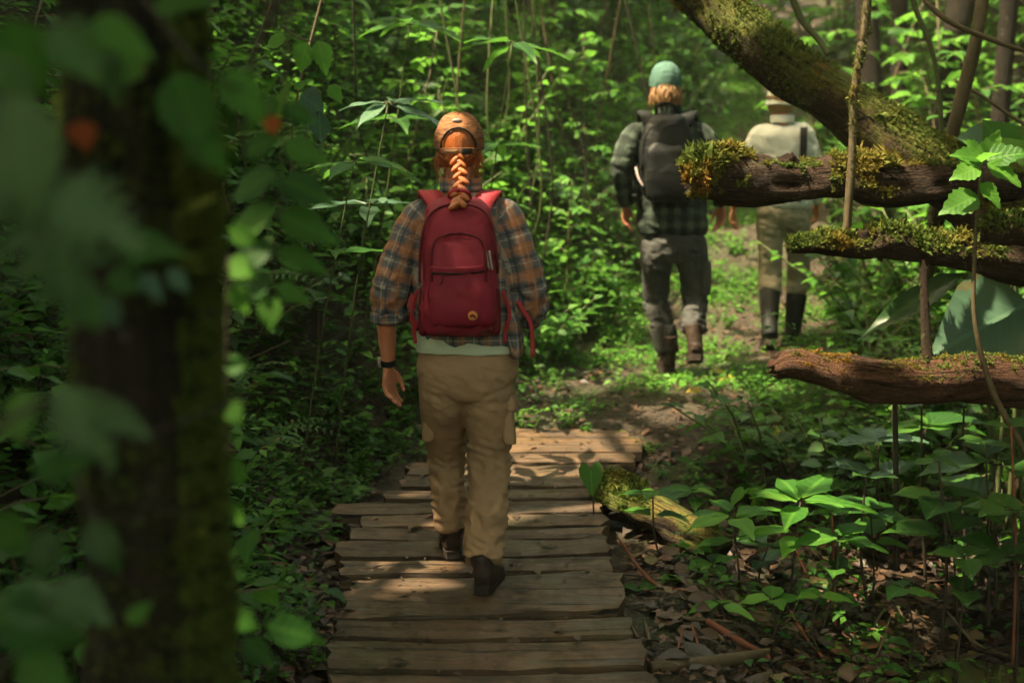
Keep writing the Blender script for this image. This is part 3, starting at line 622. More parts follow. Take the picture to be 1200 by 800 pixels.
def trousers_mesh(J, wd, s, hem_z, vox, seed, thigh=(.10, .088, .082, .078), amp=.012, thighL=None, hipw=(.165, .19, .18), hipd=(.105, .125, .12)):
    mb = MB(); pv = J['pelvis']
    tube(mb, [J['waist'] - [0, 0, .03], J['waist'] * .45 + pv * .55, pv - [0, .01, .02], pv - [0, 0, .10 * s]], [hipw[0] * s * .97, hipw[0] * s, hipw[1] * s, hipw[2] * s * .8], [hipd[0] * s, hipd[0] * s, hipd[1] * s, hipd[2] * s * .8], n=24, per=5)
    for q in 'LR':
        hp, kn, an = J['hip' + q], J['kn' + q], J['an' + q]; t = hem_z[q]; hem = an + unit(kn - an) * t
        mid = (hp + kn) / 2; th_ = thighL if (q == 'L' and thighL) else thigh
        tube(mb, [hp + [0, 0, .06], hp - [0, 0, .03], mid, kn, kn * .5 + hem * .5, hem], np.array([th_[0] * .95, th_[0], th_[1], th_[2], th_[3], th_[3] * wd]) * s, np.array([th_[0] * 1.05, th_[0] * 1.1, th_[1] * 1.1, th_[2], th_[3] * 1.02, th_[3] * wd]) * s, n=18, per=6)
    me = remesh(mb, vox, 7, .5); V, N = get_vn(me); sp = []
    for q in 'LR': 
        sp += [(J['kn' + q], .13, 1.0), (J['an' + q] + unit(J['kn' + q] - J['an' + q]) * .10, .15, 1.25), (J['hip' + q] - [0, .08, .02], .12, .7)]
    set_v(me, limb_wr(V, N, sp, seed, amp)); return me
def shirt_mesh(J, s, rings, sleeves, vox, seed, amp=.005):
    amp = amp * 1.7; mb = MB(); R_ = np.array([[*r[0], r[1], r[2]] for r in rings]); tube(mb, R_[:, :3], R_[:, 3], R_[:, 4], n=26, per=5, power=2.3, level=True)
    for q in 'LR':
        pts, rad = sleeves[q]; tube(mb, pts, rad, n=16, per=6)
    me = remesh(mb, vox, 7, .5); V, N = get_vn(me); sp = []
    for q in 'LR': sp += [(J['el' + q], .13, 1.2), (J['sh' + q] - [0, .02, .09], .09, .7), (sleeves[q][0][-1], .07, .9)]
    sp.append((J['waist'], .22, .8)); V = limb_wr(V, N, sp, seed, amp, 10, 22); set_v(me, V)
    # cloth coordinates for woven patterns: across/along, sleeve by sleeve
    uv = np.zeros_like(V); uv[:, 0] = V[:, 0] - J['neck'][0] + .011; uv[:, 1] = V[:, 2]
    for q in 'LR':
        S = spline(np.array(sleeves[q][0]), 14); d = np.linalg.norm(V[:, None, :] - S[None], axis=2); i = d.argmin(1); dm = d.min(1); L = np.concatenate([[0], np.cumsum(np.linalg.norm(np.diff(S, axis=0), axis=1))])
        side = (V[:, 0] < J['sh' + q][0] + .035) if q == 'L' else (V[:, 0] > J['sh' + q][0] - .035)
        k = side & (dm < .10); T = unit(np.gradient(S, axis=0))[i]; r = V - S[i]; r = r - np.sum(r * T, 1)[:, None] * T
        ang = np.arctan2(r[:, 1], r[:, 0]) if q == 'L' else np.arctan2(-r[:, 1], -r[:, 0])
        ang = np.where(ang > 1.6, ang - 2 * math.pi, ang)
        uv[k, 0] = ang[k] * .062 * s; uv[k, 1] = -L[i][k] + .03
    attr(me, 'plaid', uv); return me
def shoe(root, base, heel, toe, ank, s, mat_, seed, high=.10, name='boot'):
    d = unit(toe - heel); up = unit(np.cross(np.cross(d, [0, 0, 1]), d)); rt = np.cross(d, up); ln = np.linalg.norm(toe - heel)
    mb = MB(); q = [heel + d * .012 + up * .05 * s, heel + d * .05 + up * .055 * s, heel + d * ln * .45 + up * .05 * s, heel + d * ln * .75 + up * .036 * s, toe - d * .012 + up * .03 * s]
    tube(mb, q, np.array([.033, .041, .044, .048, .034]) * s, np.array([.042, .05, .042, .033, .02]) * s, n=16, per=4, ref=rt, power=2.3)
    sh = heel + d * .055; tube(mb, [sh + up * .05 * s, sh * .6 + ank * .4 + up * .04 * s, ank + unit(ank - sh) * high], np.array([.042, .043, .047]) * s, np.array([.055, .053, .052]) * s, n=16, per=4, ref=rt)
    me = remesh(mb, .006, 5); V, N = get_vn(me); set_v(me, V + N * (fbm(V, 40, 2, seed) * .0018)[:, None]); o = finish(me, name, M[mat_], root, base)
    t = np.linspace(0, 1, 12); w = np.interp(t, [0, .12, .35, .55, .8, .93, 1], [.024, .038, .037, .042, .047, .034, .012]) * s; c = heel + d * (t * ln)[:, None]
    mb = MB(); lo = -.004; hi = .028 * s
    V = np.concatenate([np.stack([c[i] - rt * w[i] + up * lo, c[i] + rt * w[i] + up * lo, c[i] + rt * (w[i] + .003) + up * hi, c[i] - rt * (w[i] + .003) + up * hi]) for i in range(12)]); F = []
    for i in range(11):
        for k in range(4): F.append([i * 4 + k, i * 4 + (k + 1) % 4, (i + 1) * 4 + (k + 1) % 4, (i + 1) * 4 + k])
    mb.add(V - base, [np.array(F), np.array([[3, 2, 1, 0], [44, 45, 46, 47]])]); mb.build('sole', M['sole'], o, smooth=False)
    if mat_ != 'rubber':
        mb = MB()
        for k in range(4):
            u = ank * (.35 + .2 * k) + (heel + d * ln * .5 + up * .085 * s) * (.65 - .2 * k); u = u + d * .052 * s; tube(mb, [u - rt * .025 - base, u + d * .006 - base, u + rt * .025 - base], .0026, n=6, per=3)
        mb.build('laces', M['strap_black'], o)
    return o
def eyes(root, base, hd, f, s):
    f = unit(V3(*f)); rt = unit(np.cross(f, [0, 0, 1]))
    for q in (-1, 1):
        mb = MB(); ball(mb, hd + rt * q * .031 * s + f * .077 * s + [0, 0, .006] - base, V3(.012, .011, .010) * s, 10, 7); e = mb.build('eye', M['eye'], root)
        mb = MB(); ball(mb, hd + rt * q * .031 * s + f * .0865 * s + [0, 0, .006] - base, V3(.005, .003, .005) * s, 8, 5); mb.build('iris', M['boot'], e)
def cap(root, base, hd, s, mat_, dz, arch=True, pitch=.12, brim='front', r=(.088, .108, .105)):
    """crown of a baseball cap: six-panel dome; arch = rear opening with a strap"""
    n, m = 48, 16; V = []; c, sn = math.cos(pitch), math.sin(pitch)
    for i in range(m + 1):
        ph = i / m * (math.pi / 2 + .16); 
        for j in range(n):
            a = 2 * math.pi * j / n; seam = 1 - .012 * max(0, 1 - abs((a / (math.pi / 3)) % 1 - 0) * 12) - .012 * max(0, 1 - abs(1 - (a / (math.pi / 3)) % 1) * 12)
            x = r[0] * math.sin(ph) ** .82 * math.cos(a) * seam; y = r[1] * math.sin(ph) ** .82 * math.sin(a) * seam; z = r[2] * math.cos(ph) if ph < 1.57 else -.10 * (ph - 1.57)
            x += .002 * math.sin(7 * a + 5 * ph); z += .0015 * math.sin(9 * a)
            V.append((x * s, (y * c - z * sn) * s, (y * sn + z * c) * s))
    V = np.array(V); F = []
    for i in range(m):
        for j in range(n):
            ce = V[[i * n + j, i * n + (j + 1) % n, (i + 1) * n + j]].mean(0); az = math.atan2(ce[0], -ce[1])
            if arch and ce[1] < 0 and (az / .72) ** 2 + ((m - 1 - i) / (m * .40)) ** 2 < 1: continue
            F.append([i * n + j, (i + 1) * n + j, (i + 1) * n + (j + 1) % n, i * n + (j + 1) % n])
    o_ = hd + V3(0, 0, dz)
    V2 = V * .975; k = len(V); F = np.array(F); mb = MB(); mb.add(np.vstack([V, V2]) + o_ - base, [F, F[:, ::-1] + k])
    # closing edge
    o = mb.build('cap', M[mat_], root); sol = None
    at_ = lambda az, rr, z: o_ + V3(rr[0] * math.sin(az), -rr[1] * math.cos(az) * c - z * sn, -rr[1] * math.cos(az) * sn * 1 + z * c) * V3(s, s, s) 
    eg = [V[m * n + j] * 1.004 + o_ - base for j in range(n)]; mb = MB(); tube(mb, eg + [eg[0]], .0026, n=6, per=1); mb.build('cap_edge', M['boot'] if arch else M[mat_], o)
    mb = MB(); ball(mb, o_ + V3(0, -r[2] * sn, r[2] * c) * s - base, V3(.008, .008, .004) * s, 8, 5); mb.build('cap_button', M[mat_], o)
    if brim:
        sg = 1 if brim == 'front' else -1; mb = MB(); a = np.linspace(-1.0, 1.0, 15); rows = []
        for t in (0, .35, .7, 1.0):
            rows.append(np.stack([r[0] * np.sin(a) * (1 + .05 * t), sg * (r[1] * np.cos(a) * .97 + t * .072 * np.cos(a * .9)), -.018 - .016 * t - .030 * np.sin(a) ** 2 * (.4 + t * .6)], 1))
        B = np.concatenate(rows) * s; q = [[i * 15 + j, i * 15 + j + 1, (i + 1) * 15 + j + 1, (i + 1) * 15 + j] for i in range(3) for j in range(14)]; q = np.array(q); B2 = B - [0, 0, .004]; e1 = np.concatenate([B, B2]) + o_ - base
        rim = [[45 + j, 46 + j, 106 - 0 + j, 105 + j] for j in range(14)]
        mb.add(e1, [q, q[:, ::-1] + 60, np.array(rim)]); mb.build('brim', M[mat_], o)
    if arch:
        rows = [(az, z) for az in np.linspace(-.62, .62, 13) for z in (0,)]
        pts = [o_ + V3(r[0] * 1.01 * math.sin(az) * s, (-r[1] * 1.01 * math.cos(az)) * s, -.030 * s + .0) for az in np.linspace(-.80, .80, 13)]
        nr = [V3(0, 0, 1)] * len(pts); mb = MB(); band(mb, np.array(pts) - base, .022 * s, .004, V3(0, 0, 1), 1); st = mb.build('cap_strap', M['cap_tan'], o)
        mb = MB(); band(mb, np.array(pts[7:11]) - base - V3(0, .004, 0), .020 * s, .004, V3(0, 0, 1), 2); mb.build('cap_buckle', M['cap_dark'], st)
        mb = MB(); band(mb, np.array(pts[2:7]) - base - V3(0, .0035, 0), .008 * s, .003, V3(0, 0, 1), 2); mb.build('strap_lettering', M['hatband'], st)
        e = []
        for t in np.linspace(0, math.pi, 15):
            az = -.74 * math.cos(t); i = m - 1 - math.sin(t) * m * .41; ph = i / m * (math.pi / 2 + .16); p = V3(r[0] * 1.012 * math.sin(ph) ** .82 * math.sin(az), -r[1] * 1.012 * math.sin(ph) ** .82 * math.cos(az), r[2] * math.cos(ph)); e.append(o_ + V3(p[0], p[1] * c - p[2] * sn, p[1] * sn + p[2] * c) * s - base)
        mb = MB(); tube(mb, e, .0032 * s, n=6, per=2); mb.build('arch_tape', M['cap_dark'], o)
        mb = MB(); ph = .62; p = V3(0, -r[1] * math.sin(ph) ** .82 * 1.03, r[2] * math.cos(ph)); p = V3(0, p[1] * c - p[2] * sn, p[1] * sn + p[2] * c) * s; ball(mb, o_ + p + V3(-.004, 0, 0) - base, V3(.017, .006, .008) * s, 12, 6); mb.build('embroidered_emblem', M['metal'], o)
    return o
def hair_shell(root, base, hd, s, mat_, cover, lift=1.09, tuck=True):
    """hair over the scalp: ellipsoid patch kept where cover(x, y, z) says, with strand relief"""
    n, m = 60, 36; ph = np.linspace(0.02, math.pi - .02, m); a = np.linspace(0, 2 * math.pi, n, endpoint=False); A, H = np.meshgrid(a, ph); x = np.sin(H) * np.cos(A); y = np.sin(H) * np.sin(A); z = np.cos(H)
    rl = lift + .03 * np.sin(A * 23 + 3 * np.sin(H * 3)) * np.clip(np.sin(H), 0, 1) * .5 + .02 * np.sin(A * 41 + H * 4)
    rl = np.where(z > -.05, np.minimum(rl, 1.035 + .0 * z), rl) if tuck else rl
    V = np.stack([x * .076 * rl, y * .097 * np.minimum(rl, 1.06) - .010, z * .105 * rl + .012], 2).reshape(-1, 3); F = []
    for i in range(m - 1):
        for j in range(n):
            q = [i * n + j, (i + 1) * n + j, (i + 1) * n + (j + 1) % n, i * n + (j + 1) % n]; ce = V[q].mean(0)
            if cover(*ce): F.append(q)
    F = np.array(F); mb = MB(); k = len(V); mb.add(np.vstack([V, V * .93]) * s + hd - base, [F, F[:, ::-1] + k]); return mb.build('hair', M[mat_], root)
def strands(parent, base, starts, ends, r, mat_, seed, name='hair_strand', sag=.01):
    rg = np.random.default_rng(seed); mb = MB()
    for a_, e in zip(starts, ends):
        tube(mb, [a_ - base, (a_ + e) / 2 - base + rg.normal(0, sag, 3), e - base], [r, r * .8, r * .25], n=5, per=3)
    return tag(mb.build(name, M[mat_], parent), kind='stuff')
def sbox(mb, rings, n=40, power=4.0, per=5):
    """soft box: superelliptic rings (centre, half width, half depth) from bottom to top"""
    R_ = np.array([[*c, a, b] for c, a, b in rings]); S = spline(R_, per); mb.add(*tube_arrays(S[:, :3], np.maximum(S[:, 3], .002), np.maximum(S[:, 4], .002), n, power=power, level=True))

def mk(px, py, Y, dy=0.0): return P(px, py, Y + dy)
# ============================================================== the woman
def build_woman():
    Y0 = 5.05; j = lambda x, y, dy=0: mk(x, y, Y0, dy); base = V3(-.165, Y0, deck_z(Y0)); root = empty('person', base, 'woman seen from behind with a red braid, tan cap, plaid shirt and khaki trousers', 'person'); s = .97
    gL = V3(j(529, 655)[0], 5.27, deck_z(5.27) + .006); gR = V3(j(566, 690)[0], 4.90, deck_z(4.90) + .006)
    J = dict(head=j(538, 172, .02), neck=j(540, 224, -.01), chest=j(541, 285, 0), waist=j(545, 388, .01), pelvis=j(548, 428, .01),
             shL=j(487, 252, -.01), elL=j(452, 352, -.03), wrL=j(455, 428, .04), shR=j(594, 252, -.01), elR=j(620, 352, -.02), wrR=j(606, 356, .22),
             hipL=j(521, 446, .01), hipR=j(573, 446, .01), knL=j(522, 532, .25), knR=j(574, 540, .05), anL=gL + [.0, .0, .10], anR=gR + [0, .02, .10],
             toL=gL + [-.01, .15, .02], toR=gR + [.03, .15, .02], handL=((.02, .10, -1), (.85, -.5, 0), (.5, .85, 0), .55), handR=((-.25, .6, .75), (-.5, .3, 0), (0, -1, 1), 1.1))
    finish(body_mesh(J, s, .0052), 'body', M['skin'], root, base)
    eyes(root, base, J['head'], (0, 1, 0), s)
    finish(trousers_mesh(J, .93, 1.0, {'L': .0, 'R': .0}, .0085, 3, thigh=(.095, .092, .084, .075), thighL=(.093, .084, .071, .066), amp=.0115, hipw=(.174, .184, .18), hipd=(.115, .135, .13)), 'trousers', M['khaki'], root, base)
    tr = root.children[-1]
    # cargo pocket with flap on the outer right thigh, seat pockets, belt loops
    for q, sx in (('R', 1), ('L', -1)):
        c = J['hip' + q] * .55 + J['kn' + q] * .45 + [sx * (.064 if q == 'R' else .05), -.005, .0]; mb = MB(); sbox(mb, [(c + [sx * .012, 0, -.085], .016, .06), (c + [sx * .010, 0, -.08], .024, .07), (c, .027, .072), (c + [0, 0, .08], .024, .07), (c + [0, 0, .088], .014, .06)], 24); po = mb.build('cargo_pocket', M['khaki'], root); po.location = -base
        mb = MB(); sbox(mb, [(c + [sx * .012, 0, .035], .022, .068), (c + [sx * .010, 0, .04], .030, .078), (c + [sx * .002, 0, .085], .028, .076), (c + [0, 0, .095], .014, .06)], 24); f = mb.build('pocket_flap', M['khaki'], po)
    # tee hem
    mb = MB(); sbox(mb, [(j(549, 411, .0), .185, .128), (j(548, 400, 0), .186, .13), (j(547, 380, 0), .178, .122), (j(546, 350, 0), .16, .11)], 36, 2.4); me = mb.mesh('t_shirt'); V, N = get_vn(me); set_v(me, V + N * (fbm(V * [16, 16, 4], 1, 2, 4) * .006)[:, None]); finish(me, 't_shirt', M['tee'], root, base)
    rings = [(j(552, 400, .0), .185, .135), (j(548, 385, .0), .190, .138), (j(545, 350, 0), .185, .13), (j(542, 300, 0), .182, .13), (j(541, 262, -.005), .176, .12), (j(540, 238, -.01), .13, .088), (j(540, 224, -.005), .066, .062), (j(540, 213, 0), .058, .06)]
    slv = {'L': ([j(512, 246, -.01), j(491, 254, -.012), j(472, 294, -.025), j(458, 342, -.03), j(460, 372, -.01)], [.050, .060, .062, .064, .066]),
           'R': ([j(570, 246, -.01), j(592, 254, -.012), j(607, 296, -.022), j(618, 345, -.02), j(620, 366, .03), j(613, 362, .13)], [.050, .060, .062, .062, .060, .054])}
    me = shirt_mesh(J, s, rings, slv, .0075, 8, .007); finish(me, 'plaid_shirt', M['shirt_w'], root, base); sh = root.children[-1]
    # rolled cuff and collar
    mb = MB(); c0, c1 = j(456, 362, -.015), j(457.5, 376, -.005)
    tube(mb, [c0, c0 * .7 + c1 * .3, c0 * .3 + c1 * .7, c1], [.062, .071, .070, .060], n=20, per=4); me = mb.mesh('cuff'); V, N = get_vn(me); set_v(me, V + N * (fbm(V * [20, 20, 40], 1, 2, 6) * .006)[:, None]); V, _ = get_vn(me); attr(me, 'plaid', np.stack([V[:, 0] * 1.2, V[:, 2] * 1.1 + .03, 0 * V[:, 0]], 1)); finish(me, 'rolled_cuff', M['shirt_w'], sh, base)
    mb = MB(); a = np.linspace(-2.4, 2.4, 25); pts = np.array([J['neck'] + [.070 * math.sin(t), -.070 * math.cos(t) + .008, .020 + .012 * (1 - math.cos(t)) * .5] for t in a]); band(mb, pts, .045, .009, V3(0, .25, 1), 1); me = mb.mesh('collar'); V, _ = get_vn(me); attr(me, 'plaid', np.stack([V[:, 0] + .04, V[:, 2] * 1.6, 0 * V[:, 0]], 1)); finish(me, 'collar', M['shirt_w'], sh, base)
    # shirt tail hanging at the right
    mb = MB(); sbox(mb, [(j(606, 416, -.005), .018, .10), (j(604, 405, 0), .026, .115), (j(600, 380, 0), .03, .12), (j(596, 350, 0), .02, .11)], 28, 2.6); me = mb.mesh('tail'); V, N = get_vn(me); set_v(me, V + N * (fbm(V * [12, 12, 6], 1, 2, 14) * .007)[:, None]); V, _ = get_vn(me); attr(me, 'plaid', np.stack([V[:, 1], V[:, 2], 0 * V[:, 0]], 1)); finish(me, 'shirt_tail', M['shirt_w'], sh, base)
    shoe(root, base, gL + [.0, -.05, 0], gL + [-.025, .20, 0], J['anL'], .92, 'boot', 1, .03); shoe(root, base, gR + [0, -.04, 0], gR + [.045, .20, 0], J['anR'], .95, 'boot', 2, .03)
    # wrist watch
    w0 = J['wrL'] + (J['elL'] - J['wrL']) * .05; d = unit(J['elL'] - J['wrL']); mb = MB(); tube(mb, [w0 - d * .011 - base, w0 - d * .01 - base, w0 + d * .01 - base, w0 + d * .011 - base], [.024, .030, .030, .024], [.022, .027, .027, .022], n=20, per=2, ref=(0, 1, 0)); wa = mb.build('watch', M['strap_black'], root)
    mb = MB(); tube(mb, [w0 + [-.026, 0, 0] - base, w0 + [-.036, 0, 0] - base], [.019, .018], n=16, per=1, ref=(0, 0, 1)); mb.build('watch_face', M['metal'], wa)
    # cap and hair
    hd = J['head']; hair = hair_shell(root, base, hd, s, 'hair_red', lambda x, y, z: z > -.098 and (y < .05 or z > .05) and not (y > -.036 and z < .004), 1.05)
    cap(root, base, hd, s * 1.03, 'cap_tan', .014, True, .16, 'front', (.089, .109, .107))
    nape = hd + V3(0, -.098, -.035) * s
    # three-strand braid: lobes crossing left and right down to the pack
    path = spline(np.array([nape + [-.004, .008, .018], nape + [.002, -.018, -.03], j(540, 212, -.155), j(539, 230, -.215), j(537, 243, -.265)]), 12); N = len(path); mb = MB(); k = 15; rgb = np.random.default_rng(17)
    for i in range(k):
        c = path[int((i + .5) / k * (N - 1))]; T = unit(path[min(N - 1, int((i + .9) / k * (N - 1)))] - path[max(0, int(i / k * (N - 1)) - 1)]); w = .024 - .0006 * i; sx = 1 if i % 2 else -1
        ax = unit(T * .85 + V3(sx * .75, 0, 0)); yv = V3(0, -1, 0); yv = unit(yv - ax * np.dot(ax, yv)); Mx = np.stack([ax, yv, np.cross(ax, yv)], 1)
        fl = 1 + .35 * (i / k) ** 2; ball(mb, c + V3(sx * w * .42 + rgb.normal(0, .002), -.004 + rgb.normal(0, .002), 0), V3(.0265 * fl, .0135 * fl, .0105 * fl) * rgb.uniform(.9, 1.1), 16, 10, Mx)
    br = mb.build('braid', M['hair_red'], hair); br.location = -base
    e = path[-1]; st = []; en = []; rg = np.random.default_rng(4)
    for i in range(46): st.append(e + rg.normal(0, .008, 3) + [0, 0, .012]); en.append(e + [rg.normal(0, .020), -.012 + rg.normal(0, .010), -.030 + rg.normal(0, .010)])
    strands(br, base, st, en, .0042, 'hair_red', 5, 'braid_tail')
    fs = [path[int(u * (N - 1))] + rg.normal(0, .016, 3) for u in rg.uniform(0, 1, 90)]; strands(br, base, fs, [q + V3(rg.normal(0, .022), -.008 + rg.normal(0, .008), rg.uniform(-.045, .012)) for q in fs], .0009, 'hair_red', 8, 'flyaway_hair')
    st = []; en = []
    for i in range(150):
        sx = rg.choice([-1, 1]); a0 = hd + V3(sx * rg.uniform(.058, .078), rg.uniform(-.06, .03), rg.uniform(-.045, .0)); st.append(a0); en.append(a0 + V3(sx * rg.uniform(-.040, .010), rg.uniform(-.03, .02), rg.uniform(-.10, -.03)))
    strands(hair, base, st, en, .0016, 'hair_red', 6, 'loose_hair')
    st = []; en = []
    for i in range(120):
        sx = rg.choice([-1, 1]); az = sx * rg.uniform(.35, 1.3); a0 = hd + V3(.083 * math.sin(az), -.105 * math.cos(az) - .004, rg.uniform(-.03, -.005)) * s; st.append(a0); en.append(nape + V3(sx * rg.uniform(.004, .018), -.006, rg.uniform(-.035, .005)))
    strands(hair, base, st, en, .0034, 'hair_red', 7, 'gathered_hair', .006)
    return J
JW = build_woman()
def pocket_zip(parent, off, pts, r, mat_, name='zip'):
    mb = MB(); tube(mb, [np.array(p) + off for p in pts], r, n=6, per=4); return mb.build(name, M[mat_], parent)
def build_red_pack():
    Y = 5.05 - .20; j = lambda x, y, dy=0: mk(x, y, Y, dy); base = j(539, 398); o = -base
    root = empty('backpack', base, "maroon backpack on the woman's back with arched front pocket and red straps", 'backpack')
    mb = MB(); sbox(mb, [(j(540, 391, .03), .085, .06), (j(540, 387, .01), .118, .09), (j(539.5, 372, 0), .131, .107), (j(538.5, 330, 0), .130, .107), (j(537.5, 280, .01), .118, .098), (j(537.5, 250, .02), .109, .082), (j(538, 237, .03), .088, .062), (j(538, 231, .04), .05, .035)], 44, 3.4)
    me = mb.mesh('b'); V, N = get_vn(me); set_v(me, V + N * (fbm(V, 9, 3, 2) * .009 + (1 - np.abs(fbm(V * [9, 9, 24] + V[:, :1] * 14, 1, 2, 7)) * 2) * .005 * (.4 + 1.2 * np.clip((base[2] + .22 - V[:, 2]) / .2, 0, 1)))[:, None]); finish(me, 'main_compartment', M['pack_red'], root, base)
    # front pocket: an arched slab standing proud
    mb = MB(); sbox(mb, [(j(541, 383, -.075), .08, .02), (j(541, 377, -.095), .106, .033), (j(540, 350, -.10), .106, .040), (j(538, 315, -.095), .096, .038), (j(537, 290, -.088), .090, .030), (j(537, 280, -.078), .075, .022), (j(537, 276, -.066), .045, .014)], 40, 4.0)
    me = mb.mesh('b'); V, N = get_vn(me); set_v(me, V + N * (fbm(V, 10, 3, 5) * .007 + (1 - np.abs(fbm(V * [12, 9, 22] + V[:, :1] * 16, 1, 2, 9)) * 2) * .0045)[:, None]); finish(me, 'front_pocket', M['pack_red'], root, base); fp = root.children[-1]
    yb = j(540, 384, -.095)[1] - .038
    # piping of the arch, horizontal zip under its flap, pulls
    arch = [j(506, 330, -.128), j(505, 300, -.122), j(509, 283, -.112), j(520, 276, -.102), j(537, 273, -.098), j(554, 276, -.102), j(565, 283, -.112), j(569, 300, -.122), j(569, 330, -.128)]
    pocket_zip(fp, o, arch, .0045, 'pack_dark', 'arch_zip')
    mb = MB(); band(mb, np.array([j(505, 316, -.133), j(520, 317, -.142), j(538, 317, -.145), j(556, 316, -.142), j(568, 314, -.133)]) + o, .022, .010, V3(0, -.2, 1), 4); mb.build('pocket_flap', M['pack_red'], fp)
    pocket_zip(fp, o, [j(506, 320, -.139), j(538, 321, -.15), j(568, 318, -.139)], .0035, 'strap_black', 'pocket_zip')
    pocket_zip(fp, o, [j(517, 322, -.152), j(518, 328, -.156), j(516, 333, -.154)], .004, 'pack_dark', 'zip_pull')
    pocket_zip(root, o, [j(492, 330, -.06), j(493, 290, -.07), j(500, 258, -.07), j(515, 243, -.055), j(538, 239, -.05), j(560, 243, -.055), j(575, 258, -.07), j(581, 290, -.07), j(583, 320, -.06)], .005, 'pack_dark', 'main_zip')
    for dx in (0, 4): pocket_zip(root, o, [j(569 + dx, 294, -.105), j(571 + dx, 304, -.112), j(573 + dx, 316, -.11)], .004, 'metal', 'zip_pull')
    mb = MB(); c = j(554, 370, -.146); ball(mb, c + o, (.0165, .006, .0165), 18, 8); mb.build('round_emblem', M['patch'], fp)
    mb = MB(); tube(mb, [c + [-.010, -.007, -.004] + o, c + [0, -.0075, .003] + o, c + [.009, -.007, -.006] + o], [.002, .004, .002], n=6, per=3); mb.build('emblem_mark', M['pack_dark'], fp)
    for sx, xx in ((-1, 497), (1, 581)):   # stretch side pockets
        mb = MB(); sbox(mb, [(j(xx, 392, .01), .010, .05), (j(xx, 385, .0), .018, .072), (j(xx, 352, 0), .017, .075), (j(xx, 336, 0), .012, .07)], 24, 3); mb.build('side_pocket', M['pack_dark'], root).location = o
    mb = MB(); tube(mb, [j(526, 233, .02) + o, j(528, 226, -.01) + o, j(538, 223, -.02) + o, j(548, 226, -.01) + o, j(551, 233, .02) + o], .008, n=8, per=4); mb.build('grab_loop', M['strap_red'], root)
    for sx in (-1, 1):
        xs_ = (lambda x: 539 + sx * x); Yw = 5.05
        q = [mk(xs_(24), 246, Yw, -.14), mk(xs_(28), 236, Yw, -.105), mk(xs_(36), 226, Yw, -.045), mk(xs_(38), 226.5, Yw, .02), mk(xs_(39), 240, Yw, .09), mk(xs_(42), 280, Yw, .135), mk(xs_(52), 330, Yw, .11), mk(xs_(57), 365, Yw, .02), mk(xs_(51), 385, Yw, -.10)]
        mb = MB(); band(mb, np.array(q) + o, np.interp(np.linspace(0, 1, 8 * 5 + 1), [0, .1, .6, .75, 1], [.075, .072, .065, .03, .025]), .014, V3(1, 0, 0), 5); mb.build('shoulder_strap', M['strap_red'], root)
        mb = MB(); band(mb, np.array([mk(xs_(50), 340, Yw, -.14), mk(xs_(56 if sx < 0 else 58), 365, Yw, -.13), mk(xs_(54), 385, Yw, -.12), mk(xs_(52), 402, Yw, -.12)]) + o, .013, .004, V3(1, .2, 0), 5); mb.build('side_strap', M['strap_red'], root)
    mb = MB(); band(mb, np.array([mk(606, 352, 5.05, -.12), mk(614, 365, 5.05, -.125), mk(622, 380, 5.05, -.12), mk(624, 402, 5.05, -.115), mk(624, 418, 5.05, -.115)]) + o, .014, .004, V3(.8, .4, 0), 5); mb.build('dangling_strap', M['strap_red'], root)
build_red_pack()

# ============================================================== the two men
def build_man(Y0, base_x, label, jp, s, style):
    j = lambda x, y, dy=0: mk(x, y, Y0, dy); z0 = gz(base_x, Y0); base = V3(base_x, Y0, z0); root = empty('person', base, label, 'person')
    J = {k: j(*v) for k, v in jp.items() if k not in ('handL', 'handR', 'face')}; J['handL'] = jp['handL']; J['handR'] = jp['handR']; J['face'] = jp.get('face', (0, 1, 0))
    finish(body_mesh(J, s, .0062), 'body', M[style['skin']], root, base); eyes(root, base, J['head'], J['face'], s)
    finish(trousers_mesh(J, style.get('wd', .92), s, style['hem'], .0105, style['seed'], thigh=style.get('thigh', (.094, .083, .073, .069)), amp=.012), 'trousers', M[style['tr']], root, base)
    rings = [(j(*r[:3]), r[3], r[4]) for r in style['rings']]; slv = {q: ([j(*p) for p in style['slv'][q]], style['srad']) for q in 'LR'}
    me = shirt_mesh(J, s, rings, slv, .0095, style['seed'] + 3, .008); finish(me, style['shirt_name'], M[style['shirt']], root, base); sh = root.children[-1]
    mb = MB(); a = np.linspace(-2.4, 2.4, 21); pts = np.array([J['neck'] + [.072 * s * math.sin(t), -.072 * s * math.cos(t) + .006, .022] for t in a]); band(mb, pts, .05, .010, V3(0, .25, 1), 1); me = mb.mesh('collar'); V, _ = get_vn(me); attr(me, 'plaid', np.stack([V[:, 0], V[:, 2] * 1.4, 0 * V[:, 0]], 1)); finish(me, 'collar', M[style['shirt']], sh, base)
    return root, J, base, j
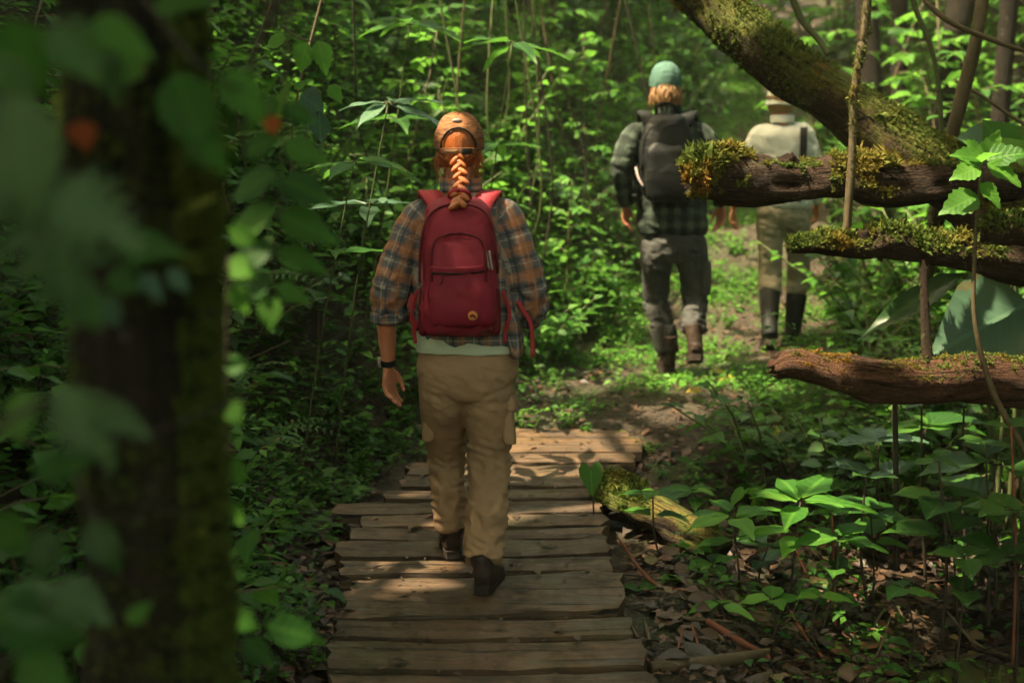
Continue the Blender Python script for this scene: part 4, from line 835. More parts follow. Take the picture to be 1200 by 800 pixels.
# first man: dark checked shirt
Y1 = 8.38
jm = dict(head=(780, 101, .02), neck=(783, 133, -.01), chest=(785, 175), waist=(788, 262), pelvis=(790, 282), shL=(741, 157), elL=(728, 208, -.03), wrL=(733, 240, .05), shR=(824, 157), elR=(838, 206, -.02), wrR=(846, 240, .06),
          hipL=(770, 292), hipR=(810, 292), knL=(769, 350, .10), knR=(813, 348, .04), anL=(783, 416, .0), anR=(814, 404, -.18), toL=(784, 428, .16), toR=(816, 417, -.03), handL=((.02, .12, -1), (.8, -.55, 0), (.5, .85, 0), .6), handR=((.0, .12, -1), (-.8, -.55, 0), (-.5, .85, 0), .6))
st = dict(skin='skin_red', tr='charcoal', hem={'L': .16, 'R': .10}, seed=21, shirt='shirt_m', shirt_name='checked_shirt', wd=.95,
          rings=[(789, 274, 0, .195, .135), (788, 262, 0, .205, .145), (787, 235, 0, .20, .14), (785, 195, 0, .205, .14), (784, 165, -.005, .20, .125), (783, 148, -.01, .145, .095), (783, 137, 0, .075, .068), (783, 129, 0, .064, .064)],
          slv={'L': [(764, 153, -.01), (744, 158, -.01), (733, 182, -.03), (728, 208, -.03), (734, 238, .04)], 'R': [(803, 153, -.01), (823, 158, -.01), (833, 182, -.025), (839, 208, -.02), (846, 238, .05)]}, srad=[.058, .073, .071, .064, .050])
m1, J1, b1, j1 = build_man(Y1, float(P(790, 400, Y1)[0]), 'man seen from behind in a dark green checked shirt, grey trousers and green cap', jm, 1.03, st)
hd = J1['head']; hr = hair_shell(m1, b1, hd, 1.03, 'hair_fair', lambda x, y, z: z > -.088 and (y < .02 or z > .03), 1.10)
rg = np.random.default_rng(8); S_, E_ = [], []
for i in range(220):
    az = rg.uniform(-1.5, 1.5); a0 = hd + V3(.084 * math.sin(az), -.105 * math.cos(az) - .006, rg.uniform(-.05, .0)); S_.append(a0); E_.append(a0 + V3(rg.normal(0, .008) + .008 * math.sin(az), -.004, -rg.uniform(.045, .085)))
strands(hr, b1, S_, E_, .0042, 'hair_fair', 9, 'hair_ends', .004)
cap(m1, b1, hd, 1.06, 'cap_green', .020, False, .10, 'front', (.089, .109, .112))
shoe(m1, b1, J1['anL'] + [0, -.05, -.105], J1['anL'] + [.0, .22, -.105], J1['anL'], 1.08, 'boot', 5, .12); shoe(m1, b1, J1['anR'] + [.0, -.075, -.075], J1['anR'] + [.02, .16, -.13], J1['anR'], 1.08, 'boot', 6, .12)
for q, a_, e_ in (('L', .42, .62), ('R', .5, .3)):
    if q == 'R':
        c = J1['hipR'] * .42 + J1['knR'] * .58 + [.07, -.01, 0]; mb = MB(); sbox(mb, [(c + [0, 0, -.10], .018, .06), (c + [0, 0, -.09], .030, .08), (c, .034, .085), (c + [0, 0, .09], .030, .08), (c + [0, 0, .10], .018, .06)], 24); mb.build('cargo_pocket', M['charcoal'], m1).location = -b1
mb = MB(); a_, k_ = J1['anL'], J1['knL']; d_ = k_ - a_
tube(mb, [a_ + d_ * .02 - b1, a_ + d_ * .12 - b1, a_ + d_ * .3 - b1, a_ + d_ * .48 - b1], [.066, .070, .078, .080], n=20, per=5); me = mb.mesh('gaiter'); V, N = get_vn(me); set_v(me, V + N * (fbm(V * [9, 9, 30], 1, 2, 3) * .005)[:, None]); me.materials.append(M['dark_patch']); me.name = 'gaiter'; link('gaiter', me, m1)
def build_black_pack():
    Y = Y1 - .21; j = lambda x, y, dy=0: mk(x, y, Y, dy); base = j(782, 240); o = -base
    root = empty('backpack', base, 'black backpack worn by the man in the dark checked shirt', 'backpack')
    mb = MB(); sbox(mb, [(j(783, 236, .03), .10, .06), (j(783, 232, .01), .135, .09), (j(782, 218, 0), .152, .11), (j(781, 185, 0), .152, .11), (j(780, 152, .01), .132, .095), (j(780, 138, .02), .105, .075), (j(780, 133, .04), .06, .04)], 44, 3.2)
    me = mb.mesh('b'); V, N = get_vn(me); set_v(me, V + N * (fbm(V, 9, 3, 22) * .008)[:, None]); finish(me, 'main_compartment', M['pack_black'], root, base)
    mb = MB(); sbox(mb, [(j(783, 236, -.08), .09, .02), (j(783, 230, -.095), .12, .035), (j(782, 205, -.10), .122, .042), (j(781, 180, -.095), .11, .038), (j(780.5, 170, -.082), .085, .024), (j(780.5, 167, -.07), .05, .014)], 40, 3.6); me = mb.mesh('b'); V, N = get_vn(me); set_v(me, V + N * (fbm(V, 10, 3, 25) * .007)[:, None]); finish(me, 'front_pocket', M['pack_black'], root, base)
    pocket_zip(root, o, [j(752, 200, -.07), j(755, 165, -.075), j(765, 148, -.065), j(780, 144, -.055), j(795, 148, -.065), j(806, 165, -.075), j(809, 200, -.07)], .006, 'strap_black', 'main_zip')
    mb = MB(); tube(mb, [j(769, 135, .02) + o, j(770, 125, .0) + o, j(780, 121, -.01) + o, j(790, 125, .0) + o, j(792, 135, .02) + o], .009, n=8, per=4); mb.build('grab_loop', M['strap_black'], root)
    for sx in (-1, 1):
        f = lambda x: 782 + sx * x
        q = [mk(f(20), 146, Y1, -.14), mk(f(23), 138, Y1, -.10), mk(f(27), 132, Y1, -.04), mk(f(28), 133, Y1, .03), mk(f(29), 145, Y1, .10), mk(f(33), 180, Y1, .14), mk(f(40), 215, Y1, .10), mk(f(38), 230, Y1, -.10)]
        mb = MB(); band(mb, np.array(q) + o, np.interp(np.linspace(0, 1, 36), [0, .6, .8, 1], [.08, .07, .03, .025]), .016, V3(1, 0, 0), 5); mb.build('shoulder_strap', M['strap_black'], root)
    mb = MB(); band(mb, np.array([j(745, 196, -.02), j(748, 208, -.06), j(754, 219, -.08)]) + o, .012, .004, V3(1, .2, .3), 5); mb.build('pale_strap_end', M['metal'], root)
build_black_pack()
# second man: pale shirt, rubber boots
Y2 = 9.13
jm = dict(head=(915, 121, .02), neck=(917, 144, -.01), chest=(915, 180), waist=(918, 232), pelvis=(918, 247), shL=(886, 155), elL=(870, 205, -.04), wrL=(859, 244, .02), shR=(947, 155), elR=(960, 205, .0), wrR=(958, 240, .10),
          hipL=(903, 254), hipR=(934, 254), knL=(902, 322, .02), knR=(936, 322, .16), anL=(902, 390, -.20), anR=(928, 398, .10), toL=(901, 400, -.04), toR=(929, 405, .26), handL=((-.1, .1, -1), (.8, -.3, 0), (.2, 1, 0), .9), handR=((.0, .3, -1), (-.8, -.2, 0), (0, 1, 0), .7), face=(.15, 1, -.05))
st = dict(skin='skin', tr='olive', hem={'L': .28, 'R': .30}, seed=41, shirt='shirt_p', shirt_name='pale_shirt', wd=1.0, thigh=(.095, .084, .077, .074),
          rings=[(918, 243, 0, .165, .125), (918, 236, 0, .178, .13), (917, 215, 0, .185, .135), (915, 185, 0, .19, .135), (915, 163, -.005, .185, .12), (916, 152, -.01, .135, .09), (917, 146, 0, .07, .064), (917, 140, 0, .06, .06)],
          slv={'L': [(904, 154, -.01), (891, 158, -.01), (881, 182, -.03), (872, 206, -.035), (861, 240, .01)], 'R': [(928, 154, -.01), (941, 158, -.01), (950, 182, -.01), (957, 206, .0), (957, 236, .08)]}, srad=[.052, .064, .066, .060, .046])
m2, J2, b2, j2 = build_man(Y2, float(P(917, 400, Y2)[0]), 'man farthest ahead in a pale shirt, khaki trousers and black rubber boots', jm, .98, st)
hd = J2['head']; hair_shell(m2, b2, hd, 1.02, 'hair_fair', lambda x, y, z: z > -.06 and (y < .02 or z > .03), 1.05)
# soft hat with a narrow sloping brim
n_ = 40; V = []; prof = [(0.012, .128), (.05, .122), (.078, .098), (.092, .06), (.097, .015), (.099, .004), (.104, -.012), (.109, -.026), (.107, -.030), (.100, -.014), (.09, .0)]
for i, (r_, z_) in enumerate(prof):
    for k in range(n_): a = 2 * math.pi * k / n_; V.append((r_ * math.cos(a), r_ * 1.16 * math.sin(a), z_ + .004 * math.sin(3 * a + i)))
V = np.array(V); m_ = len(prof); F = np.array([[i * n_ + k, (i + 1) * n_ + k, (i + 1) * n_ + (k + 1) % n_, i * n_ + (k + 1) % n_] for i in range(m_ - 1) for k in range(n_)]); mb = MB(); mb.add(np.vstack([V, [0, 0, .13]]) * .93 + hd + V3(0, 0, .012) - b2, [F, np.array([[k, (k + 1) % n_, m_ * n_] for k in range(n_)])]); ht = mb.build('hat', M['cap_pale'], m2)
mb = MB(); a = np.linspace(0, 6.283, 33); band(mb, np.array([hd + V3(.0935 * math.cos(t), .109 * math.sin(t), .035) - b2 for t in a]), .02, .004, V3(0, 0, 1), 1); mb.build('hatband', M['hatband'], ht)
for q, ln in (('L', 1), ('R', 1)):
    an, kn, to = J2['an' + q], J2['kn' + q], J2['to' + q]; d = unit(kn - an); h0 = an - d * .07 - [0, .04, 0]
    if q == 'L': heel, toe = an + V3(0, -.07, -.06), an + V3(0, .14, -.15)
    else: heel, toe = an + V3(0, -.055, -.085), an + V3(.0, .20, -.085)
    o = shoe(m2, b2, heel, toe, an, 1.03, 'rubber', 11, .02, 'rubber_boot')
    mb = MB(); tube(mb, [an - d * .03 - b2, an + d * .08 - b2, an + d * .2 - b2, an + d * .29 - b2, an + d * .30 - b2], [.052, .054, .064, .068, .062], n=22, per=4); mb.build('boot_shaft', M['rubber'], o)
b_ = j2(946, 150, -.13); root = empty('shoulder_strap_bag', b_, 'dark sling strap over the right shoulder of the man in the pale shirt', 'strap')
mb = MB(); band(mb, np.array([j2(942, 148, -.03), j2(942, 156, -.125), j2(941, 190, -.150), j2(938, 222, -.148), j2(934, 236, -.14)]) - b_, .045, .006, V3(1, 0, 0), 5); mb.build('strap', M['strap_black'], root)
mb = MB(); band(mb, np.array([j2(942, 148, -.03), j2(943, 149, .05), j2(942, 165, .12), j2(938, 210, .15), j2(934, 236, .14)]) - b_, .045, .006, V3(1, 0, 0), 5); mb.build('strap', M['strap_black'], root)
# ------------------------------------------------------------------ leaves
def leaf_template(kind, seg=4):
    """unit leaf along +y, face +z; returns V, [faces], UV"""
    if kind == 'tiny':
        V = np.array([[0, 0, 0], [-.26, .42, .06], [0, .45, 0], [.26, .42, .06], [0, 1, -.12]]); U = np.array([[.5, 0], [0, .4], [.5, .45], [1, .4], [.5, 1]])
        return V, [np.array([[0, 2, 1], [0, 3, 2], [1, 2, 4], [2, 3, 4]])], U
    if kind == 'ovate': t = np.linspace(0, 1, seg + 1); w = .33 * np.sin(math.pi * t ** .8) ** .85; te = t
    elif kind == 'lance': t = np.linspace(0, 1, seg + 1); w = .17 * np.sin(math.pi * t ** .75); te = t
    elif kind == 'wide': t = np.linspace(0, 1, seg + 1); w = .45 * np.sin(math.pi * np.clip(t, 0, 1) ** .7) ** .75; te = t
    elif kind == 'heart':
        te = np.array([-.02, -.17, -.16, .04, .3, .55, .8, 1.0]); w = np.array([.02, .16, .33, .44, .42, .30, .14, 0]); t = np.array([0, .03, .08, .18, .36, .58, .8, 1.0])
    elif kind == 'lobed':
        t = np.linspace(0, 1, 2 * seg + 1); w = .42 * np.sin(math.pi * t ** .7) ** .8 * np.where(np.arange(2 * seg + 1) % 2, 1.0, .40); te = t + np.where(np.arange(2 * seg + 1) % 2, .07, -.02)
    elif kind == 'serrate':
        t = np.linspace(0, 1, 2 * seg + 1); w = .34 * np.sin(math.pi * t ** .75) ** .85 * np.where(np.arange(2 * seg + 1) % 2, 1.0, .86); te = t + np.where(np.arange(2 * seg + 1) % 2, .03, 0)
    if kind != 'heart': w = w * (1.12 - .55 * t ** 2.2)
    droop = -.22 * t ** 2; n = len(t); fold = .22
    L = np.stack([-w, te, droop + w * fold + .03 * np.sin(t * 9)], 1); C = np.stack([0 * w, t, droop], 1); Rr = np.stack([w, te, droop + w * fold + .03 * np.sin(t * 11 + 1)], 1)
    V = np.stack([L, C, Rr], 1).reshape(-1, 3); U = np.stack([np.stack([.5 - w, t], 1), np.stack([.5 + 0 * w, t], 1), np.stack([.5 + w, t], 1)], 1).reshape(-1, 2)
    a = np.arange(n - 1) * 3
    return V, [np.concatenate([np.stack([a, a + 1, a + 4, a + 3], 1), np.stack([a + 1, a + 2, a + 5, a + 4], 1)])], U
LT = {k: leaf_template(k) for k in ('tiny', 'ovate', 'lance', 'wide', 'heart', 'lobed', 'serrate')}
LT['ovate3'] = leaf_template('ovate', 3); LT['lance3'] = leaf_template('lance', 3)
def frame(d, up):
    """(k,3,3) rotations: y -> d, z as near up as can be"""
    d = unit(d); x = unit(np.cross(d, up)); z = np.cross(x, d); return np.stack([x, d, z], 2)
LEAFMESH = {}
def leaf_mesh(kind, mat_):
    if (kind, mat_) not in LEAFMESH:
        mb = MB(); mb.add(*(leaf_template(kind, 6) if kind not in LT or kind[-1] != '3' and kind != 'tiny' else LT[kind])); LEAFMESH[kind, mat_] = mb.mesh('leaf', M[mat_])
    return LEAFMESH[kind, mat_]
def leaf_obj(parent, base, pos, d, up, size, kind, mat_, wide=1.0, name='leaf'):
    o = link(name, leaf_mesh(kind, mat_), parent)
    Rm = frame(np.array([d], float), np.array([up], float))[0]
    m = Matrix.Identity(4)
    for i in range(3):
        m[i][0] = Rm[i, 0] * size * wide; m[i][1] = Rm[i, 1] * size; m[i][2] = Rm[i, 2] * size; m[i][3] = pos[i] - base[i]
    o.matrix_local = m
    return o

# ------------------------------------------------------------------ plant growers: stems (polylines) + leaves (pos, dir, up, size)
def grow(kind, rg, h):
    S = []; L = []
    if kind == 'shrub':
        for k in range(rg.integers(4, 7)):
            a = rg.uniform(0, 6.28); lean = rg.uniform(.25, .8); hh = h * rg.uniform(.65, 1.1); dv = np.array([math.cos(a), math.sin(a), 0])
            t = np.linspace(0, 1, 7)[:, None]; pts = dv * lean * hh * t ** 1.5 + np.array([0, 0, 1]) * hh * (t - .25 * t ** 2) + rg.normal(0, .012, (7, 3)) * t + rg.normal(0, .02, 3) * [1, 1, 0]
            S.append((pts, .006 * h / .6)); m = int(rg.integers(9, 14))
            for q in range(m):
                u = .25 + .75 * (q + .5) / m; p = np.array([np.interp(u, t[:, 0], pts[:, c]) for c in range(3)])
                b = a + (1 if q % 2 else -1) * rg.uniform(.6, 1.5); d = np.array([math.cos(b), math.sin(b), rg.uniform(-.35, .45)])
                if q == m - 1: d = dv + [0, 0, .3]
                L.append((p, d, rg.normal(0, .25, 3) + [0, 0, 1], rg.uniform(.75, 1.2) * (1.1 - .35 * abs(u - .6))))
    elif kind == 'herb':            # low, many small leaves in pairs
        for k in range(rg.integers(7, 11)):
            a = rg.uniform(0, 6.28); lean = rg.uniform(.2, 1.1); hh = h * rg.uniform(.5, 1.1); dv = np.array([math.cos(a), math.sin(a), 0])
            t = np.linspace(0, 1, 5)[:, None]; pts = dv * lean * hh * t + np.array([0, 0, 1]) * hh * (t - .3 * t ** 2) + rg.normal(0, .01, (5, 3)) * t + rg.normal(0, .05, 3) * [1, 1, 0]
            S.append((pts, .0035)); m = int(rg.integers(5, 8))
            for q in range(m):
                u = .2 + .8 * (q + .5) / m; p = np.array([np.interp(u, t[:, 0], pts[:, c]) for c in range(3)])
                for s in (-1, 1):
                    b = a + s * rg.uniform(1.0, 1.7) + q * .6; L.append((p, [math.cos(b), math.sin(b), rg.uniform(-.2, .5)], rg.normal(0, .25, 3) + [0, 0, 1], rg.uniform(.7, 1.2)))
    elif kind == 'fern':
        for k in range(rg.integers(7, 10)):
            a = k * 6.28 / 8 + rg.uniform(-.4, .4); dv = np.array([math.cos(a), math.sin(a), 0]); pv = np.array([-dv[1], dv[0], 0]); hh = h * rg.uniform(.75, 1.1)
            t = np.linspace(0, 1, 9)[:, None]; pts = dv * hh * 1.0 * (t * .5 + .5 * t ** 1.5) + np.array([0, 0, 1]) * hh * (1.1 * t - .75 * t ** 2.2)
            S.append((pts, .004)); m = 13
            for q in range(m):
                u = .14 + .86 * q / (m - 1); p = np.array([np.interp(u, t[:, 0], pts[:, c]) for c in range(3)]); tg = unit(np.array([np.interp(min(1, u + .05), t[:, 0], pts[:, c]) for c in range(3)]) - p + dv * .001)
                for s in (-1, 1): L.append((p, pv * s + tg * .45, [0, 0, 1] + dv * .4, (1.15 - u * .85) * (0.6 + 1.6 * min(u, .3))))
    elif kind == 'whorl':           # bare stem, ring of long leaves on top, often a second ring
        a = rg.uniform(0, 6.28); top = np.array([rg.normal(0, .08) * h, rg.normal(0, .08) * h, h]); t = np.linspace(0, 1, 6)[:, None]
        pts = top * t + np.array([math.cos(a), math.sin(a), 0]) * .06 * h * np.sin(t * 3.1); S.append((pts, .006))
        for tier, (u, nl, sz) in enumerate(((1.0, rg.integers(5, 8), 1.0), (.72, rg.integers(2, 4), .95))):
            p = np.array([np.interp(u, t[:, 0], pts[:, c]) for c in range(3)])
            for q in range(nl):
                b = a + q * 6.28 / nl + rg.uniform(-.3, .3) + tier; L.append((p + [0, 0, rg.uniform(-.02, .01)], [math.cos(b), math.sin(b), rg.uniform(-.12, .35)], [math.cos(b) * -.2, math.sin(b) * -.2, 1], sz * rg.uniform(.75, 1.15)))
    elif kind == 'heart':
        for k in range(rg.integers(3, 6)):
            a = rg.uniform(0, 6.28); hh = h * rg.uniform(.6, 1.1); dv = np.array([math.cos(a), math.sin(a), 0]); t = np.linspace(0, 1, 6)[:, None]
            pts = dv * hh * .4 * t ** 2 + np.array([0, 0, 1]) * hh * t + rg.normal(0, .015, 3) * [1, 1, 0]; S.append((pts, .004))
            L.append((pts[-1], dv + [0, 0, rg.uniform(-.7, -.1)], dv * rg.uniform(-.2, .5) + [0, 0, 1], rg.uniform(.7, 1.2)))
    elif kind == 'blade':
        for k in range(rg.integers(9, 14)):
            a = rg.uniform(0, 6.28); L.append((rg.normal(0, .03, 3) * [1, 1, 0], [math.cos(a), math.sin(a), rg.uniform(.5, 2.2)], [-math.cos(a), -math.sin(a), .8], rg.uniform(.6, 1.15)))
    elif kind == 'tall':            # tall sapling with tiers of drooping leaves
        a = rg.uniform(0, 6.28); t = np.linspace(0, 1, 9)[:, None]; pts = np.array([math.cos(a) * .2, math.sin(a) * .2, 1]) * h * t + rg.normal(0, .015, (9, 3)) * t; S.append((pts, .010))
        for k in range(11):
            u = .25 + .75 * k / 10; p = np.array([np.interp(u, t[:, 0], pts[:, c]) for c in range(3)]); b = k * 2.4 + rg.uniform(-.4, .4); ln = h * .34 * (1.15 - u) + .10
            dv = np.array([math.cos(b), math.sin(b), .35]); tt = np.linspace(0, 1, 5)[:, None]; br = p + dv * ln * tt - np.array([0, 0, 1]) * ln * .35 * tt ** 2; S.append((br, .004))
            for q in range(7):
                v = .2 + .8 * q / 6; pq = np.array([np.interp(v, tt[:, 0], br[:, c]) for c in range(3)]); c_ = b + (1 if q % 2 else -1) * rg.uniform(.5, 1.3)
                L.append((pq, [math.cos(c_), math.sin(c_), rg.uniform(-.5, .2)], rg.normal(0, .2, 3) + [0, 0, 1], rg.uniform(.75, 1.2)))
    return S, L
LEAFOF = {'shrub': ('ovate3', .085), 'herb': ('ovate3', .048), 'fern': ('lance3', .085), 'whorl': ('lance', .20), 'heart': ('heart', .13), 'blade': ('lance3', .42), 'tall': ('ovate', .095)}
def plant_meshes(kind, rg, h, leafkind=None, lsize=None, lmat='leaf', smat='stem'):
    S, L = grow(kind, rg, h); lk, ls = LEAFOF[kind]; lk = leafkind or lk; ls = lsize or ls
    st = None
    if S:
        mb = MB()
        for pts, r in S: tube(mb, pts[::2] if len(pts) > 6 else pts, np.linspace(r, r * .45, len(pts[::2] if len(pts) > 6 else pts)), n=5, per=1)
        st = mb.mesh('stem', M[smat])
    pos = np.array([l[0] for l in L]); d = np.array([l[1] for l in L], float); up = np.array([l[2] for l in L], float); sz = np.array([l[3] for l in L]) * ls
    mb = MB(); scatter(mb, LT[lk], pos, frame(d, up), sz); 
    if kind in ('heart', 'blade') or lk == 'lance': return [(lk, lmat, pos[i], d[i], up[i], sz[i]) for i in range(len(pos))], st
    return mb.mesh('foliage', M[lmat]), st
PROTO = {}
def plant_proto(key, kind, h, nvar, **kw):
    PROTO[key] = [plant_meshes(kind, np.random.default_rng(1000 + 97 * len(PROTO) + v), h, **kw) for v in range(nvar)]
plant_proto('shrub', 'shrub', .75, 5)
plant_proto('shrub_bright', 'shrub', .8, 4, lmat='leaf_bright', leafkind='ovate', lsize=.085)
plant_proto('shrub_dark', 'shrub', .8, 4, lmat='leaf_dark', leafkind='wide', lsize=.085)
plant_proto('lance', 'shrub', .85, 3, lmat='leaf', leafkind='lance', lsize=.19)
plant_proto('herb', 'herb', .30, 5)
plant_proto('herb_bright', 'herb', .28, 4, lmat='leaf_bright')
plant_proto('fern', 'fern', .55, 3, lmat='fern', smat='stem')
plant_proto('heart', 'heart', .32, 3, lmat='leaf_bright')
plant_proto('blade', 'blade', .5, 3, lmat='leaf')
plant_proto('tall', 'tall', 1.5, 4, lmat='leaf', smat='stem_brown')
plant_proto('tall_bright', 'tall', 1.4, 3, lmat='leaf_bright', leafkind='serrate', smat='stem_brown')
KIND = {'shrub': ('leafy_shrub', 'oval leaved shrub', 'shrub'), 'shrub_bright': ('leafy_shrub', 'bright green shrub', 'shrub'),
        'shrub_dark': ('leafy_shrub', 'dark broad leaved shrub', 'shrub'), 'lance': ('long_leaved_plant', 'long leaved drooping plant', 'plant'),
        'herb': ('low_herb', 'small leaved low herb', 'herb'), 'herb_bright': ('low_herb', 'bright low herb', 'herb'), 'fern': ('fern', 'arching fern', 'fern'),
        'heart': ('heart_leaved_plant', 'heart leaved plant', 'plant'), 'blade': ('grassy_plant', 'blade leaved tuft', 'plant'),
        'tall': ('leafy_sapling', 'slim green sapling', 'sapling'), 'tall_bright': ('leafy_sapling', 'bright slim sapling', 'sapling')}
prng = np.random.default_rng(11)
def put_plant(key, x, y, where, scale=1.0, tilt=(0, 0), z=None):
    fo, st = PROTO[key][int(prng.integers(len(PROTO[key])))]
    nm, lab, cat = KIND[key]
    zz = (gz(x, y) if z is None else z) - .02
    o = empty(nm, (x, y, zz), None, cat, KIND[key][1] + ' ' + where)
    o.rotation_euler = (tilt[0] + prng.normal(0, .1), tilt[1] + prng.normal(0, .1), prng.uniform(0, 6.28)); s = scale * prng.uniform(.8, 1.25); o.scale = (s, s, s * prng.uniform(.85, 1.15))
    if isinstance(fo, list):
        for lk, lm, p_, d_, u_, z_ in fo: leaf_obj(o, (0, 0, 0), p_, d_, u_, z_, lk, lm)
    else: link('foliage', fo, o)
    if st is not None: link('stem', st, o)
    px, py = to_px([x, y, zz + .25]); PLANTED.append((o, KIND[key][1], where, px, py))
    return o
PLANTED = []
LANDMARK = [("by the woman's cap", 530, 150), ("left of the woman's shoulder", 420, 250), ("left of the woman's elbow", 400, 350), ("by the woman's left hand", 420, 470), ("right of the woman's shoulder", 650, 260), ("right of the woman's elbow", 670, 370),
            ("left of the man in the checked shirt", 710, 250), ("above the checked shirt man's cap", 770, 40), ("left of the checked shirt man's boots", 720, 410), ("at the top of the picture above the woman", 540, 30), ("at the top between the two nearest hikers", 660, 60), ("at the top left of the woman", 420, 60),
            ("beside the left plank ends", 350, 560), ("in the lower left mud", 300, 680), ("at the far end of the boardwalk", 640, 500), ("just right of the near trunk", 290, 300), ("between the two men", 850, 300), ("at the head of the trail", 850, 110), ("under the tip of the lowest log", 920, 500), ("below the lowest log", 1060, 520), ("between the lowest and middle logs", 1080, 370),
            ("above the upper log", 1060, 130), ("in the top right corner", 1170, 60), ("right of the pale shirted man", 980, 330), ("in the middle of the right hollow", 900, 600), ("at the right edge below the logs", 1180, 520), ("near the decaying log", 770, 600), ("at the bottom right of the boardwalk", 800, 760), ("by the stream", 1080, 740), ("below the broad leaves of the hollow", 950, 680), ("left of the woman's knees", 430, 540), ("in the top left behind the frond", 300, 120), ("right of the woman's knees", 660, 440), ("left of the checked shirt man's cap", 700, 130), ("in front of the woman's hip", 480, 430), ("behind the near trunk", 120, 300), ("left of the near trunk", 20, 450), ("below the near trunk leaves", 200, 700)]
def label_plants():
    by = {}
    for o, lab, where, px, py in PLANTED:
        k = min(LANDMARK, key=lambda m: (m[1] - px) ** 2 + (m[2] - py) ** 2); by.setdefault(lab + ' ' + k[0], []).append((px, o, lab + ' ' + k[0], lab))
    NUMS = ['two', 'three', 'four', 'five', 'six']; ORD = ['second', 'third', 'fourth', 'fifth', 'sixth', 'seventh', 'eighth', 'ninth', 'tenth', 'eleventh', 'twelfth', 'thirteenth', 'fourteenth', 'fifteenth', 'sixteenth']
    for lab, L in by.items():
        L.sort(key=lambda q: q[0]); n_ = len(L)
        for i, (px, o, l, short) in enumerate(L):
            if 1 < n_ <= 17: l = ('leftmost ' if i == 0 else 'rightmost ' if i == n_ - 1 else ORD[i - 1] + ' from left ') + l
            o['label'] = l; o['group'] = lab
def to_px(p):
    p = np.asarray(p, float) - [0, 0, CAM_Z]; c, s = math.cos(PITCH), math.sin(PITCH)
    f = p[..., 1] * c - p[..., 2] * s; u = p[..., 1] * s + p[..., 2] * c
    return 600 + FPX * p[..., 0] / f, 400 - FPX * u / f
taken = []
def spaced(x, y, r):
    for a, b in taken:
        if (a - x) ** 2 + (b - y) ** 2 < r * r: return False
    taken.append((x, y)); return True
# left bank: from the foot beside the boardwalk up and back along the trail
def bank_zone(px, py, Y, d):
    if Y > 11: return 'high up where the trail climbs'
    if Y > 8.3: return 'on the bank left of the man in the dark checked shirt'
    if d < .55: return 'at the foot of the bank beside the boardwalk'
    if px < 420: return 'on the shady bank left of the woman'
    return 'on the bank above and behind the woman'
n = 0; tries = 0
while n < 235 and tries < 9000:
    tries += 1
    Y = prng.uniform(4.2, 15.0) if prng.random() < .8 else prng.uniform(5, 9); d = prng.uniform(.12, 3.3); x = float(lerp(Y, BANK_X)) - d; z = gz(x, Y); px, py = to_px([x, Y, z + .2])
    if not (215 < px < 960 and -60 < py < 680): continue
    if Y < 6.3 and d < .3 : continue
    if not spaced(x, Y, .17 if Y < 7 else .26): continue
    low = d < .6
    if low and Y < 8: key = prng.choice(['herb', 'herb_bright', 'herb', 'heart', 'fern'], p=[.4, .3, .1, .1, .1])
    elif px < 440 and Y < 8: key = prng.choice(['shrub', 'shrub_dark', 'lance', 'herb', 'fern', 'tall', 'blade'], p=[.2, .26, .16, .14, .1, .08, .06])
    elif Y > 11: key = prng.choice(['shrub', 'shrub_bright', 'tall', 'shrub_dark', 'tall_bright'], p=[.3, .28, .14, .18, .1])
    else: key = prng.choice(['shrub', 'shrub_bright', 'lance', 'fern', 'tall_bright', 'herb_bright', 'shrub_dark'], p=[.24, .34, .1, .08, .1, .08, .06])
    put_plant(key, x, Y, bank_zone(px, py, Y, d), scale=(.75 if low else 1.0), tilt=(0, .25), z=z); n += 1
# right of the trail and behind the logs
n = 0; tries = 0
while n < 125 and tries < 6000:
    tries += 1
    Y = prng.uniform(6.3, 15); x = float(lerp(Y, RIGHT_X)) + prng.uniform(.05, 4.0) ** 1.0; z = gz(x, Y); px, py = to_px([x, Y, z + .2])
    if not (900 < px < 1270 and -40 < py < 640): continue
    if Y < 11 and px < 1000 and x - float(lerp(Y, RIGHT_X)) < .35: continue
    if not spaced(x, Y, .24): continue
    if Y < 8: key = prng.choice(['herb', 'shrub', 'fern', 'blade', 'heart', 'shrub_dark', 'lance'], p=[.24, .18, .18, .1, .1, .1, .1]); wh = 'under and behind the fallen logs'
    elif Y < 10.5: key = prng.choice(['shrub', 'shrub_bright', 'tall', 'lance', 'fern', 'shrub_dark'], p=[.24, .2, .2, .14, .1, .12]); wh = 'in the thicket behind the slanting trunk'
    else: key = prng.choice(['shrub', 'shrub_bright', 'tall', 'tall_bright', 'shrub_dark'], p=[.2, .26, .24, .15, .15]); wh = 'far back right of the climbing trail'
    put_plant(key, x, Y, wh, scale=1.0 if Y < 8 else 1.2, z=z); n += 1
# far top of the trail closes with taller growth
for k in range(74):
    Y = prng.uniform(13.5, 24); x = float(lerp(Y, [(14, 2.1), (22, 4.2)])) + prng.normal(0, 2.6)
    put_plant(prng.choice(['tall', 'tall_bright', 'shrub_dark', 'shrub_bright']), x, Y, 'closing the far top of the trail', 1.5)
# left of the near trunk, close to the lens
for k in range(24):
    Y = prng.uniform(3.2, 5.4); x = -Y * prng.uniform(.22, .42) ; px, py = to_px([x, Y, .8])
    if px > 330: continue
    put_plant(prng.choice(['shrub_dark', 'shrub', 'tall', 'fern', 'lance']), x, Y, 'behind the near dark trunk at the left', .8)
